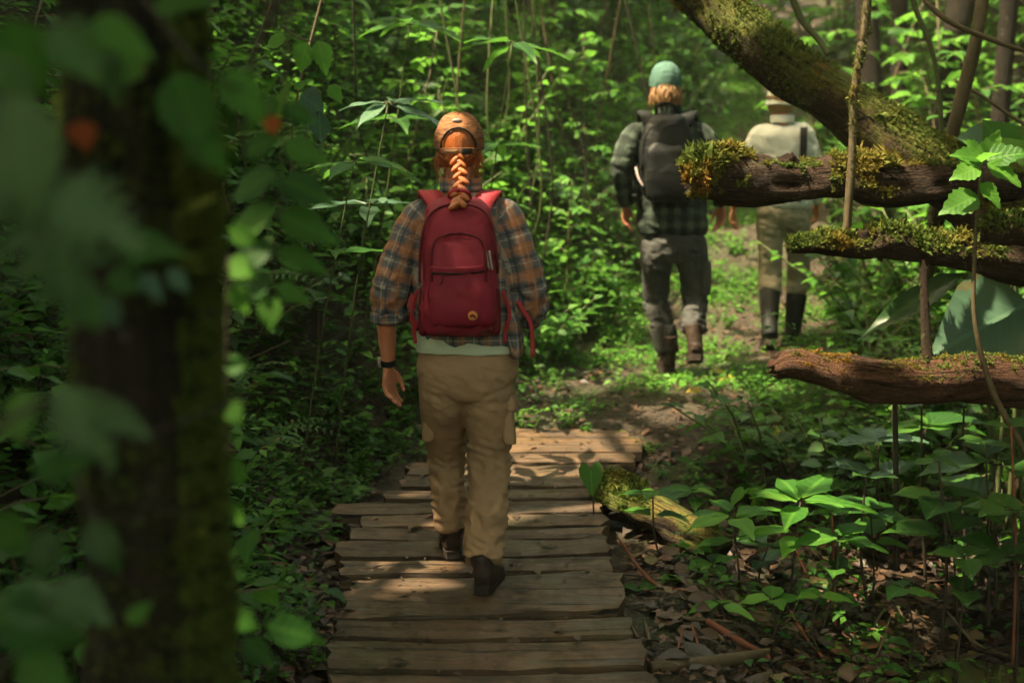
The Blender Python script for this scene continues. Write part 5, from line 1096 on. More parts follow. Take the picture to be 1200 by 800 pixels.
# weeds beside the lower left end of the boardwalk
for px, py, key, s in ((285, 690, 'herb', .9), (330, 745, 'herb_bright', .8), (300, 770, 'herb', .9), (365, 790, 'herb_bright', .55), (280, 640, 'herb', .9), (275, 590, 'herb', .9), (262, 560, 'heart', .9), (320, 700, 'blade', .35), (395, 555, 'herb_bright', .45), (440, 530, 'herb_bright', .6), (470, 500, 'herb_bright', .7), (350, 600, 'herb', .5), (430, 470, 'herb', .7)):
    q = ground_hit(px, py); put_plant(key, q[0], q[1], 'in the mud at the left edge of the boardwalk', s)
# greenery along the trail between boardwalk and men
for px, py, key, s in ((625, 505, 'herb_bright', .7), (660, 505, 'herb', .6), (690, 512, 'herb_bright', .5), (760, 535, 'herb', .5), (700, 430, 'herb_bright', .7), (660, 420, 'herb_bright', .9), (690, 390, 'shrub_bright', .6), (720, 400, 'herb_bright', .8), (650, 460, 'herb', .7), (860, 420, 'herb_bright', .6), (880, 450, 'herb_bright', .6), (900, 470, 'herb', .7), (930, 500, 'herb', .8), (905, 520, 'heart', .6), (870, 540, 'herb', .7), (960, 520, 'fern', .6), (820, 545, 'herb', .5), (835, 350, 'herb_bright', .7), (850, 385, 'herb_bright', .7), (740, 340, 'herb_bright', .9), (830, 330, 'herb_bright', .9), (985, 350, 'herb_bright', .8), (1000, 390, 'fern', .7), (780, 560, 'herb', .5), (865, 300, 'herb_bright', .9), (960, 560, 'herb', .8), (1010, 540, 'herb', .9), (1060, 540, 'fern', .7)):
    q = ground_hit(px, py); put_plant(key, q[0], q[1], 'on the trail edge ahead of the boardwalk', s)

# ------------------------------------------------------------------ broad-leaved plants one can pick out, leaf by leaf
def hero_plant(label, base, top, kind, nleaf, lsize, leafkind, lmat, seed, smat='stem_dark', r=.005, tier2=0, flat=.15, start=None, group=None, nm='broad_leaved_plant', cat='plant', wide=1.0):
    rg = np.random.default_rng(seed); base = np.asarray(base, float); top = np.asarray(top, float)
    root = empty(nm, base, label, cat, group)
    mid = (base + top) / 2 + rg.normal(0, .018, 3); mb = MB(); tube(mb, [base - base, mid - base, top - base], [r, r * .85, r * .6], n=6, per=5); mb.build('stem', M[smat], root)
    a0 = rg.uniform(0, 6.28) if start is None else start
    for tr, (nl, u) in enumerate(((nleaf, 1.0), (tier2, .74))):
        p = mid + (top - mid) * (2 * u - 1)
        for q in range(nl):
            b = a0 + tr * .9 + q * 2 * math.pi / max(nl, 1) + rg.uniform(-.3, .3)
            d = np.array([math.cos(b), math.sin(b), rg.uniform(-.2, .3) + flat]); pl = .25 * lsize if leafkind in ('heart', 'wide') else .08 * lsize
            pz = p + unit(d) * pl + [0, 0, rg.uniform(-.015, .01)]
            o = leaf_obj(root, base, pz, d, [-.25 * math.cos(b), -.25 * math.sin(b) - .15, 1], lsize * rg.uniform(.72, 1.12), leafkind, lmat, wide)
            if pl > .02:
                mb = MB(); tube(mb, [p - base, (p + pz) / 2 - base + [0, 0, .006], pz - base], [.003, .0028, .0024], n=5, per=2); mb.build('leaf_stalk', M[smat], root)
    return root
def at(px, py, Y): return P(px, py, Y)
def under(px, py, Y, dx=0):
    q = P(px + dx, py, Y); return np.array([q[0], q[1], gz(q[0], q[1]) - .01])
HERO = [  # label, top px, py, Y, stem foot dx, leaves, size, kind, material, tier2
    ('plant with a star of long green leaves in the middle of the right hollow', 938, 588, 5.45, -12, 7, .25, 'lance', 'leaf_bright', 3, 1.35),
    ('plant with spreading pointed leaves left of the star leaved plant', 858, 603, 5.6, 10, 6, .22, 'lance', 'leaf_bright', 2, 1.3),
    ('plant with broad drooping leaves at the right of the star leaved plant', 985, 632, 5.35, -20, 5, .20, 'lance', 'leaf', 2, 1.5),
    ('thin stemmed plant leaning over the decaying log', 765, 578, 5.6, 12, 5, .17, 'lance', 'leaf', 2, 1.3),
    ('small plant with toothed leaves over the right ends of the planks', 672, 622, 5.75, 8, 5, .15, 'serrate', 'leaf_bright', 0, 1.0),
    ('low plant with a flat leaf beside the wide plank', 725, 688, 5.3, 6, 3, .13, 'ovate', 'leaf', 0, 1.0),
    ('short plant with two pale leaves right of the boardwalk', 772, 682, 5.3, 4, 4, .12, 'ovate', 'leaf_bright', 0, 1.0),
    ('seedling with a long leaf held flat in front of the debris', 845, 708, 5.1, 10, 3, .13, 'lance', 'leaf_bright', 0, 1.4),
    ('seedling with broad light leaves over the red debris', 905, 704, 5.15, -4, 4, .12, 'ovate', 'leaf_bright', 0, 1.0),
    ('lone seedling with a bright leaf near the stream', 960, 698, 5.1, 6, 3, .12, 'ovate', 'leaf_bright', 0, 1.0),
    ('dark stemmed plant with round leaves at the right under the logs', 1110, 585, 5.5, 20, 5, .20, 'wide', 'leaf', 3, .9),
    ('plant with large cupped leaves at the right edge under the logs', 1165, 545, 5.6, 10, 5, .24, 'wide', 'leaf_dark', 2, .9),
    ('tall dark stemmed plant with heart leaves in the right corner', 1185, 600, 5.2, 14, 5, .17, 'heart', 'leaf_dark', 3, 1.0),
    ('plant with flat pale leaves under the lowest log', 1030, 520, 6.2, 4, 5, .22, 'ovate', 'leaf_blue', 2, 1.0),
    ('plant with a ring of leaves low under the lowest log', 1085, 500, 6.3, 0, 6, .22, 'ovate', 'leaf', 2, 1.0),
    ('bushy plant with oval leaves in front of the shady hollow', 1020, 600, 5.7, 6, 6, .17, 'ovate', 'leaf', 3, 1.0),
    ('slender plant with hanging leaves behind the star leaved plant', 900, 640, 5.75, 8, 5, .15, 'lance', 'leaf_dark', 2, 1.4),
    ('plant with a cluster of dull leaves near the rotting log end', 835, 660, 5.5, 0, 5, .14, 'ovate', 'leaf', 0, 1.0),
    ('plant with dark glossy leaves above the stream', 1130, 655, 5.2, -6, 5, .15, 'ovate', 'leaf_dark', 2, 1.0),
    ('seedling with three leaves beside the stream bank', 1060, 690, 5.1, 4, 3, .12, 'ovate', 'leaf', 0, 1.0),
    ('plant with narrow dark leaves near the end of the boardwalk', 810, 575, 6.2, 4, 5, .13, 'lance', 'leaf', 2, 1.4),
    ('plant with pale lobed leaves behind the hollow', 985, 575, 6.1, 4, 5, .15, 'lobed', 'leaf', 0, 1.0),
]
for k, (lab, px, py, Y, dx, nl, ls, lk, lm, t2, wd) in enumerate(HERO):
    hero_plant(lab, under(px, py, Y, dx), at(px, py, Y), 'whorl', nl, ls, lk, lm, 300 + k, tier2=t2, wide=wd, r=.005 if py > 560 else .006)
for k, (lab, px, py, Y, nl, ls, lm) in enumerate((('plant with long arching leaves on the bank left of the cap', 455, 120, 6.3, 6, .28, 'leaf_blue'), ('plant with long leaves hanging on the bank above the left shoulder', 415, 190, 6.0, 6, .26, 'leaf'),
        ('long leaved plant high on the bank right of the cap', 600, 50, 7.4, 6, .27, 'leaf'), ('long leaved plant at the top edge above the woman', 480, 30, 7.0, 6, .27, 'leaf'))):
    t0 = at(px, py, Y); g0 = gz(t0[0], t0[1]); b0 = np.array([t0[0] - .30, t0[1] + .22, gz(t0[0] - .30, t0[1] + .22) - .02]); t0[2] = max(t0[2], g0 + .35)
    hero_plant(lab, b0, t0, 'whorl', nl, ls, 'lance', lm, 400 + k, smat='stem', tier2=4, flat=-.05, wide=.9)
# single heart leaf beside the decaying log, facing us
b = under(694, 590, 5.78); r0 = empty('heart_leaf_plant', b, 'single upright heart shaped leaf at the head of the rotting log', 'plant'); t0 = at(692, 548, 5.78)
mb = MB(); tube(mb, [b - b, (b + t0) / 2 - b + [.01, 0, 0], t0 - b], [.004, .0035, .003], n=6, per=4); mb.build('stem', M['stem_dark'], r0)
leaf_obj(r0, b, t0, (0.05, -.45, -.8), (0, -.9, .5), .115, 'heart', 'leaf_bright')
# the sunlit sapling in front of the logs at the right
b = np.array(P(1215, 560, 5.4)); t0 = P(1150, 200, 5.45)
sap = empty('leafy_sapling', b, 'sunlit sapling with a long bare stem in front of the logs at right', 'sapling'); mb = MB()
tube(mb, [np.array(P(1250, 700, 5.4)) - b, b - b, P(1165, 462, 5.42) - b, P(1143, 380, 5.44) - b, P(1142, 300, 5.45) - b, t0 - b], [.014, .013, .012, .010, .008, .006], n=8, per=5); mb.build('stem', M['stem_brown'], sap)
for px, py, Y, dx, dz, sz, lm in ((1152, 188, 5.45, -.9, .25, .14, 'leaf_bright'), (1152, 186, 5.42, -.6, .6, .12, 'leaf_bright'), (1154, 186, 5.5, .3, .8, .12, 'leaf_bright'), (1156, 188, 5.42, .9, .3, .16, 'leaf_bright'), (1156, 192, 5.38, .8, -.4, .15, 'leaf_bright'), (1148, 196, 5.4, -.9, -.25, .13, 'leaf_bright'), (1146, 230, 5.44, -.95, -.3, .17, 'leaf'), (1148, 215, 5.4, .6, -.6, .12, 'leaf_bright'), (1150, 190, 5.35, .1, .2, .12, 'leaf_bright')):
    p = P(px, py, Y); leaf_obj(sap, b, p, (dx, -.35, dz), (.2, -.75, .7), sz, 'serrate', lm, 1.05)
# very large leaves behind the logs
for lab, foot, tip0, tip1, up, wid, lm in (('huge bluish leaf hanging between the lowest and middle logs', (1215, 520, 6.0), (1205, 356, 5.9), (1095, 408, 5.82), (.1, -.8, .55), 1.0, 'leaf_blue'),
                                           ('long dark strap leaf between the middle and lowest logs', (1170, 500, 6.2), (1130, 322, 6.1), (1000, 384, 6.0), (.15, -.6, .8), .65, 'leaf_dark'),
                                           ('broad upright leaf behind the sunlit sapling', (1190, 420, 6.4), (1182, 190, 6.3), (1160, 140, 6.25), (.2, -.9, .3), 1.3, 'leaf'),
                                           ('bluish leaf spreading left behind the sunlit sapling', (1175, 420, 6.5), (1172, 178, 6.4), (1128, 155, 6.35), (0, -.7, .7), 1.3, 'leaf_blue'),
                                           ('broad bright leaf at the right edge by the sunlit sapling', (1210, 400, 6.2), (1160, 200, 6.1), (1215, 165, 6.05), (0, -.8, .6), 1.1, 'leaf_bright')):
    f, a, e = np.array(P(*foot)), np.array(P(*tip0)), np.array(P(*tip1)); f[2] = gz(f[0], f[1])
    r0 = empty('large_leaved_plant', f, lab, 'plant'); mb = MB(); tube(mb, [f - f, (f + a) / 2 - f + [.04, 0, .05], a - f], [.012, .010, .007], n=7, per=5); mb.build('leaf_stalk', M['stem'], r0)
    leaf_obj(r0, f, a, e - a, up, float(np.linalg.norm(e - a)), 'wide' if wid > .9 else 'lance', lm, wid)
# thin dark stalks with few leaves at the right
for k, (px, py0, py1, Y) in enumerate(((1080, 470, 660, 5.9), (1185, 500, 690, 5.3), (1155, 520, 680, 5.5), (1130, 470, 640, 6.0), (1015, 560, 680, 5.6), (1100, 540, 670, 5.4), (975, 600, 700, 5.4))):
    a = under(px + 6, py1, Y); t0 = at(px, py0, Y)
    hero_plant(['dark stalk rising to the lowest log', 'tallest dark stalk near the right edge with sparse leaves', 'dark stalk with drooping leaves right of the hollow', 'thin stalk behind the lowest log', 'short dark stalk in the hollow', 'bent dark stalk between round leaved plants', 'reddish stalk beside the broad drooping leaves'][k],
               a, t0, 'whorl', 3, .11, 'ovate', 'leaf_dark', 600 + k, smat='stem_red' if k in (6, 1) else 'stem_dark', r=.007, nm='stalk_plant')

M['leaf_pale'] = leaf_mat('leaf_pale_green', (0.035, 0.075, 0.028), (0.05, 0.10, 0.036), (0.065, 0.12, 0.045), 0.3, 0.45, brown=0.0)
# ------------------------------------------------------------------ blurred growth close to the lens
def spray(label, pts, leaves, smat='stem_dark', r=.004, nm='leafy_branch', cat='branch'):
    b = np.array(P(*pts[0])); root = empty(nm, b, label, cat); mb = MB(); Q = np.array([P(*p) for p in pts]); tube(mb, Q - b, np.linspace(r, r * .5, len(Q)), n=6, per=5); mb.build('stem', M[smat], root)
    for (px, py, Y, dx, dz, sz, kind, lm) in leaves:
        leaf_obj(root, b, P(px, py, Y), (dx, prng.uniform(-.3, .3), dz), (prng.normal(0, .2), -.8, .6), sz, kind, lm, prng.uniform(.9, 1.15) * (1.6 if kind == 'lance' else 1))
    return root
fr = []
for k in range(6):
    yy = 120 + k * 42; ln = (.055, .075, .095, .10, .085, .06)[k]
    fr += [(330 - k * 2, yy, 2.3, -.9, -.32, ln * 1.1, 'lance', 'leaf'), (332 - k * 2, yy + 6, 2.3, .9, -.32, ln * 1.1, 'lance', 'leaf')]
fr.append((318, 345, 2.3, -.1, -1, .06, 'ovate', 'leaf'))
spray('drooping fern like frond hanging right of the near trunk', [(338, -30, 2.3), (336, 60, 2.3), (330, 200, 2.3), (318, 350, 2.3)], fr, 'stem', .003, 'hanging_frond', 'frond')
spray('grey green lobed leaf hanging at the far left edge', [(-30, 90, 1.35), (10, 130, 1.35), (45, 230, 1.33)], [(42, 190, 1.33, .2, -1, .16, 'lobed', 'leaf_pale'), (55, 225, 1.32, .9, -.45, .10, 'lobed', 'leaf_pale'), (25, 200, 1.34, -.9, -.5, .09, 'lobed', 'leaf_pale'), (15, 110, 1.3, .1, -1, .12, 'serrate', 'leaf_pale'), (95, 330, 1.36, .3, -.9, .05, 'ovate', 'leaf')])
spray('pale blurred leaves crossing the lower part of the near trunk', [(-30, 520, 1.45), (60, 470, 1.45), (150, 512, 1.6), (292, 462, 1.75)], [(70, 455, 1.45, .55, -.85, .10, 'lobed', 'leaf_pale'), (105, 480, 1.46, .95, -.25, .07, 'serrate', 'leaf_pale'), (40, 560, 1.4, .7, .3, .06, 'ovate', 'leaf'), (50, 470, 1.45, -.8, -.5, .07, 'ovate', 'leaf')])
spray('broad green leaves across the upper part of the near trunk', [(150, -30, 1.75), (200, 40, 1.75), (250, 90, 1.75), (300, 110, 1.8)], [(205, 85, 1.72, .3, -.9, .11, 'serrate', 'leaf'), (262, 85, 1.78, .5, -.6, .075, 'serrate', 'leaf_bright'), (225, 150, 1.72, .6, -.8, .07, 'lobed', 'leaf'), (165, 40, 1.74, -.5, -.7, .08, 'wide', 'leaf'), (240, 95, 1.76, -.6, -.8, .08, 'wide', 'leaf_dark'), (180, 10, 1.7, .8, .2, .07, 'ovate', 'leaf')])
spray('small leaves clinging to the middle of the near trunk', [(120, 400, 1.78), (150, 320, 1.78), (200, 300, 1.78)], [(140, 292, 1.76, .95, .05, .085, 'ovate', 'leaf'), (165, 320, 1.75, .6, -.7, .045, 'ovate', 'leaf_blue'), (195, 318, 1.75, .7, -.6, .04, 'ovate', 'leaf_blue'), (118, 345, 1.76, .4, -.9, .05, 'ovate', 'leaf_blue'), (125, 325, 1.76, .9, -.15, .06, 'ovate', 'leaf')])
spray('dark leaves low on the near trunk', [(90, 560, 1.7), (110, 600, 1.7), (150, 690, 1.72)], [(105, 610, 1.7, .5, -.85, .075, 'ovate', 'leaf_dark'), (60, 620, 1.68, -.3, -.9, .07, 'ovate', 'leaf_dark'), (150, 730, 1.72, .5, .5, .04, 'ovate', 'leaf')])
spray('blurred leaves in the lower left corner', [(-40, 840, 1.5), (20, 760, 1.5), (60, 700, 1.5)], [(10, 690, 1.5, .7, -.4, .085, 'serrate', 'leaf_pale'), (-10, 720, 1.48, .8, -.2, .1, 'ovate', 'leaf'), (60, 690, 1.5, .85, -.35, .075, 'serrate', 'leaf_pale'), (20, 770, 1.52, .8, -.5, .07, 'ovate', 'leaf'), (-15, 600, 1.5, .5, -.7, .07, 'ovate', 'leaf_dark')])
spray('dark leaves hanging in the upper left corner', [(-40, -20, 1.5), (20, 20, 1.5), (100, 30, 1.5)], [(10, 20, 1.5, .3, -.9, .09, 'ovate', 'leaf'), (60, 25, 1.5, .6, -.7, .08, 'ovate', 'leaf_dark'), (100, 30, 1.52, .9, -.3, .08, 'ovate', 'leaf'), (-10, 60, 1.5, .2, -1, .1, 'ovate', 'leaf_dark'), (120, 60, 1.6, .3, -.9, .06, 'ovate', 'leaf_dark')])
spray('bright leaves climbing the right side of the near trunk', [(266, 640, 2.1), (268, 520, 2.1), (266, 400, 2.1), (268, 300, 2.1)],
      [(268, 268, 2.12, .8, -.4, .05, 'ovate', 'leaf_bright'), (264, 310, 2.12, .9, -.2, .055, 'ovate', 'leaf_bright'), (270, 335, 2.1, .5, -.8, .05, 'ovate', 'leaf_bright'), (262, 430, 2.1, .8, .2, .04, 'wide', 'leaf_bright'), (262, 470, 2.1, .6, -.7, .045, 'wide', 'leaf'), (266, 535, 2.1, .5, -.9, .05, 'ovate', 'leaf_bright'), (262, 590, 2.1, .6, -.7, .045, 'ovate', 'leaf_bright'), (258, 660, 2.1, .8, -.4, .045, 'ovate', 'leaf'), (262, 720, 2.1, .9, -.3, .06, 'ovate', 'leaf_bright')])
spray('dark bent twig in front of the bright leaves by the near trunk', [(330, -20, 2.0), (318, 20, 2.0), (296, 70, 2.0), (288, 110, 2.0), (284, 190, 2.0)], [], r=.006)
spray('long leaf reaching in at the bottom beside the near trunk', [(240, 820, 2.3), (280, 740, 2.3), (310, 730, 2.3)], [(310, 732, 2.3, .95, -.28, .11, 'lance', 'leaf'), (285, 748, 2.3, .7, -.6, .07, 'ovate', 'leaf'), (265, 735, 2.3, .6, .5, .06, 'ovate', 'leaf')])
M['red_leaf'] = leaf_mat('leaf_rust', (0.16, 0.035, 0.012), (0.24, 0.055, 0.016), (0.30, 0.08, 0.02), .4, .5)
for lab, px, py, Y, sz in (('rust coloured dead leaf caught on the near trunk', 95, 140, 1.72, .04), ('small round rusty leaf caught in the hanging frond', 318, 135, 2.1, .03)):
    b = np.array(P(px, py, Y)); o = link('dead_leaf', leaf_mesh('wide', 'red_leaf'), None); Rm = frame(np.array([[.1, 0, -1.0]]), np.array([[0, -1.0, .1]]))[0]
    o.matrix_world = Matrix.Translation(b) @ Matrix(Rm.tolist()).to_4x4() @ Matrix.Scale(sz, 4); tag(o, lab, 'leaf')

# sunlit hanging leaves left of the woman
spray('sunlit hanging leaves on the bank near the top left', [(330, 30, 4.6), (350, 45, 4.6), (375, 50, 4.6)], [(336, 45, 4.6, -.8, -.2, .08, 'serrate', 'leaf_bright'), (350, 45, 4.6, .1, -.9, .09, 'serrate', 'leaf_bright'), (372, 48, 4.58, .3, -.9, .11, 'serrate', 'leaf_bright'), (360, 50, 4.56, -.3, -.9, .1, 'serrate', 'leaf_bright'), (352, 110, 4.6, .8, -.6, .1, 'wide', 'leaf_blue'), (385, 100, 4.6, .6, -.7, .07, 'ovate', 'leaf_bright'), (375, 130, 4.6, -.1, -1, .11, 'serrate', 'leaf_blue'), (345, 105, 4.6, .4, .3, .05, 'ovate', 'leaf_bright')], 'stem_brown')

# ------------------------------------------------------------------ vines and twigs tangled on the bank
for k in range(26):
    Y = prng.uniform(4.8, 9); d = prng.uniform(.3, 1.8); x = float(lerp(Y, BANK_X)) - d; p0 = np.array([x, Y, gz(x, Y) + .05]); px, py = to_px(p0)
    a = prng.uniform(-1, 1); ln = prng.uniform(.5, 1.3)
    q = [p0]
    for s in range(4): 
        e = q[-1] + np.array([math.sin(a) * .6, prng.normal(0, .12) - .03, prng.uniform(.05, .45) * (1 if k % 3 else -.3)]) * ln / 3; e[2] = max(e[2], gz(e[0], e[1]) + .04); q.append(e); a += prng.normal(0, .5)
    tw = make_pole('woody_vine', '', 'vine', q, [.006, .006, .005, .004, .003], ['stem_brown', 'stem_dark', 'stem'][k % 3], 700 + k); PLANTED.append((tw, 'woody vine', '', px, py))
for k in range(16):
    Y = prng.uniform(5.6, 9.5); px = prng.uniform(300, 760); e = ground_hit(px + prng.normal(0, 40), prng.uniform(230, 430)); a0 = np.array(P(px, prng.uniform(-60, -20), max(3.5, e[1] - prng.uniform(.1, .5)))); mid_ = (a0 + e) / 2 + [prng.normal(0, .12), prng.uniform(-.25, .05), prng.normal(0, .05)]; q3 = (mid_ + e) / 2 + [prng.normal(0, .08), -.05, -.03]
    tw = make_pole('hanging_vine', '', 'vine', [e + [0, 0, .03], q3, mid_, a0], [.004, .005, .006, .006], ['stem_brown', 'stem', 'stem_dark'][k % 3], 950 + k); PLANTED.append((tw, 'hanging vine', '', *to_px(mid_)))
for k in range(70):
    left = k % 4 == 0
    px, py = (prng.uniform(270, 420), prng.uniform(500, 790)) if left else (prng.uniform(745, 1200), prng.uniform(600, 795)); q = ground_hit(px, py)
    a = prng.uniform(0, 3.14); ln = prng.uniform(.08, .38); d = np.array([math.cos(a), math.sin(a) * .8, 0]) * ln; e = q + d; m_ = q + d * .5 + prng.normal(0, .02, 3)
    for v in (q, e, m_): v[2] = gz(v[0], v[1]) + .015
    e[2] += abs(prng.normal(0, .06)); wh = 'in the mud left of the boardwalk' if left else 'among the debris right of the boardwalk'
    tw = (make_pole('fallen_twig', '', 'twig', [q, m_, e], [.007 * prng.uniform(.5, 1.5)] * 2 + [.003], prng.choice(['stem_brown', 'stem_dark', 'stem_red', 'stem_brown']), 800 + k)); PLANTED.append((tw, ('short' if ln < .18 else 'medium' if ln < .28 else 'long') + ' thin fallen twig', '', *to_px(q)))
make_pole('driftwood', 'weathered stick lying at the bottom edge right of the boardwalk', 'stick', [ground_hit(762, 792) + [0, 0, .03], ground_hit(850, 790) + [0, 0, .05], ground_hit(900, 775) + [0, 0, .04]], [.022, .022, .014], 'stem_brown', 51)
make_pole('driftwood', 'orange brown stick slanting in the debris above the bottom edge', 'stick', [ground_hit(828, 745) + [0, 0, .06], ground_hit(860, 762) + [0, 0, .05], ground_hit(902, 780) + [0, 0, .03]], [.012, .013, .01], 'stem_red', 52)
make_pole('driftwood', 'dark sunken log end at the right edge of the stream', 'log', [ground_hit(1140, 745) + [0, 0, .04], ground_hit(1200, 748) + [0, 0, .05], ground_hit(1290, 752) + [0, 0, .05]], [.035, .036, .04], 'bark_dark', 53)

# ------------------------------------------------------------------ masses nobody could count
g2 = np.random.default_rng(77)
def under_mass(name, label, N, sampler, T, size, mat_, lift, droop=.3):
    x, y = sampler(N); z = ground_z(x, y); ax = g2.uniform(0, 6.28, len(x)); d = np.stack([np.cos(ax), np.sin(ax), g2.normal(.05, droop, len(x))], 1)
    up = g2.normal(0, .3, (len(x), 3)) + [0, -.15, 1]
    mb = MB(); scatter(mb, T, np.stack([x, y, z + lift(len(x))], 1), frame(d, up), size * np.exp(g2.normal(0, .35, len(x)))); return tag(mb.build(name, M[mat_]), label, kind='stuff')
def bank_s(N):
    y = g2.uniform(3.6, 17, N); d = .12 + 3.4 * g2.random(N) ** .8; x = lerp(y, BANK_X) - d
    k = (fbm(np.column_stack([x, y, 0 * x]), 2.2, 3, 31) + .25 + .4 * (d > .8)) > g2.uniform(-.5, .6, N); return x[k], y[k]
def right_s(N):
    y = g2.uniform(6.6, 17, N); e = .1 + 4.5 * g2.random(N); x = lerp(y, RIGHT_X) + e
    k = (fbm(np.column_stack([x, y, 0 * x]), 2.2, 3, 32) + .25) > g2.uniform(-.6, .6, N); return x[k], y[k]
def trail_s(N):
    y = g2.uniform(6.9, 16, N); a, b = lerp(y, BANK_X), lerp(y, RIGHT_X); u = g2.random(N); x = a - .2 + u * (b - a + .4)
    mid = 1 - np.abs(u - .5) * 2
    k = (fbm(np.column_stack([x, y, 0 * x]), 2.6, 3, 33) - .55 * mid * (y < 8.2) + .05 - .5 * sstep(.5, .8, u) * (y > 9.2)) > g2.uniform(-.45, .5, N); return x[k], y[k]
def hollow_s(N):
    y = g2.uniform(4.4, 8, N); e = .05 + 2.6 * g2.random(N); x = lerp(y, RIGHT_X) + e
    k = (fbm(np.column_stack([x, y, 0 * x]), 3, 3, 34) + .6 * sstep(5.6, 7, y) - .25) > g2.uniform(-.4, .5, N); return x[k], y[k]
def edge_s(N):
    y = g2.uniform(4.0, 7.0, N); d = .02 + .8 * g2.random(N); x = lerp(y, BANK_X) - d
    k = (fbm(np.column_stack([x, y, 0 * x]), 3.5, 3, 35) + .3 * sstep(5.3, 6.3, y) - .12) > g2.uniform(-.4, .5, N); return x[k], y[k]
up = lambda a, b: (lambda k: g2.uniform(a, b, k) )
under_mass('undergrowth', 'mass of small leaves covering the left bank', 60000, bank_s, LT['tiny'], .055, 'leaf', up(.0, .32))
under_mass('undergrowth', 'mass of bright small leaves over the left bank', 56000, bank_s, LT['tiny'], .05, 'leaf_bright', up(.05, .6))
under_mass('undergrowth', 'mass of small leaves in the thicket behind the logs', 40000, right_s, LT['tiny'], .06, 'leaf', up(.0, .5))
under_mass('ground_cover', 'low green ground cover on the trail', 46000, trail_s, LT['tiny'], .034, 'leaf_bright', up(.0, .06))
under_mass('ground_cover', 'low dull green leaves in the right hollow', 9000, hollow_s, LT['tiny'], .04, 'leaf', up(.0, .12))
under_mass('ground_cover', 'low green leaves along the left foot of the bank', 13000, edge_s, LT['tiny'], .036, 'leaf', up(.0, .1))
def litter_s(N):
    x = g2.uniform(-2.2, 3.0, N); y = g2.uniform(3.7, 11, N); k = ~((x > -.62) & (x < .49) & (y < 7.0)) & ((y < 7) | (g2.random(N) < .4)); return x[k], y[k]
under_mass('leaf_litter', 'brown fallen leaves and debris littering the mud', 26000, litter_s, LT['tiny'], .042, 'litter', up(.0, .025), .25)
def hollow_l(N): return g2.uniform(.50, 2.3, N), g2.uniform(4.5, 6.4, N)
under_mass('leaf_litter', 'larger curled brown leaves in the right hollow', 1500, hollow_l, LT['ovate3'], .062, 'litter', up(.0, .04), .3)
def left_l(N): return g2.uniform(-1.5, -.66, N), g2.uniform(4.0, 6.2, N)
under_mass('leaf_litter', 'larger curled brown leaves in the mud left of the boardwalk', 900, left_l, LT['ovate3'], .06, 'litter', up(.0, .04), .3)
# bits lying on the planks
k = 380; x = g2.uniform(-.6, .65, k); y = g2.uniform(4.2, 7.05, k); mb = MB(); a = g2.uniform(0, 6.28, k)
scatter(mb, LT['tiny'], np.stack([x, y, deck_z(y) + .006], 1), frame(np.stack([np.cos(a), np.sin(a), g2.normal(0, .1, k)], 1), g2.normal(0, .2, (k, 3)) + [0, 0, 1]), .026 * np.exp(g2.normal(0, .45, k)))
tag(mb.build('leaf_litter', M['litter']), 'bits of dead leaf scattered over the planks', kind='stuff')
# needles / straws and twigs of the debris
k = 5000; x, y = g2.uniform(-1.8, 2.6, k), g2.uniform(4.0, 8.5, k); kk = ~((np.abs(x) < .62) & (y < 7)); x, y = x[kk], y[kk]; k = len(x); a = g2.uniform(0, 6.28, k)
ST = np.array([[-.012, 0, 0], [.012, 0, 0], [.010, 1, .05], [-.010, 1, .05], [0, .5, .03]]), [np.array([[0, 1, 2, 3]]), np.array([[0, 4, 1], [3, 2, 4]])]
mb = MB(); scatter(mb, ST, np.stack([x, y, ground_z(x, y) + g2.uniform(0, .04, k)], 1), frame(np.stack([np.cos(a), np.sin(a), g2.normal(0, .15, k)], 1), np.tile([0, 0, 1.0], (k, 1))), g2.uniform(.06, .22, k))
tag(mb.build('twig_debris', M['litter']), 'fine straws and twigs of debris on the mud', kind='stuff')
for k, (px, py, mt, sz, lab) in enumerate(((862, 448, 'yellow_leaf', .13, 'yellow fallen leaf on the trail near the tip of the lowest log'), (835, 440, 'yellow_leaf', .1, 'smaller yellow leaf beside the yellow fallen leaf on the trail'), (728, 461, 'leaf_bright', .10, 'pale green leaf lying on the trail below the checked shirt man'), (822, 462, 'yellow_leaf', .09, 'yellowing leaf on the bare soil of the trail'), (900, 510, 'yellow_leaf', .11, 'yellow green leaf standing at the trail edge under the log tip'))):
    q = ground_hit(px, py, .02); o = link('fallen_leaf', leaf_mesh('wide', mt), None); a = prng.uniform(0, 6.28); Rm = frame(np.array([[math.cos(a), math.sin(a), .1]]), np.array([[0, -.3, 1.0]]))[0]
    o.matrix_world = Matrix.Translation(q + np.array([0, 0, .02])) @ Matrix(Rm.tolist()).to_4x4() @ Matrix.Scale(sz, 4); tag(o, lab, 'leaf')

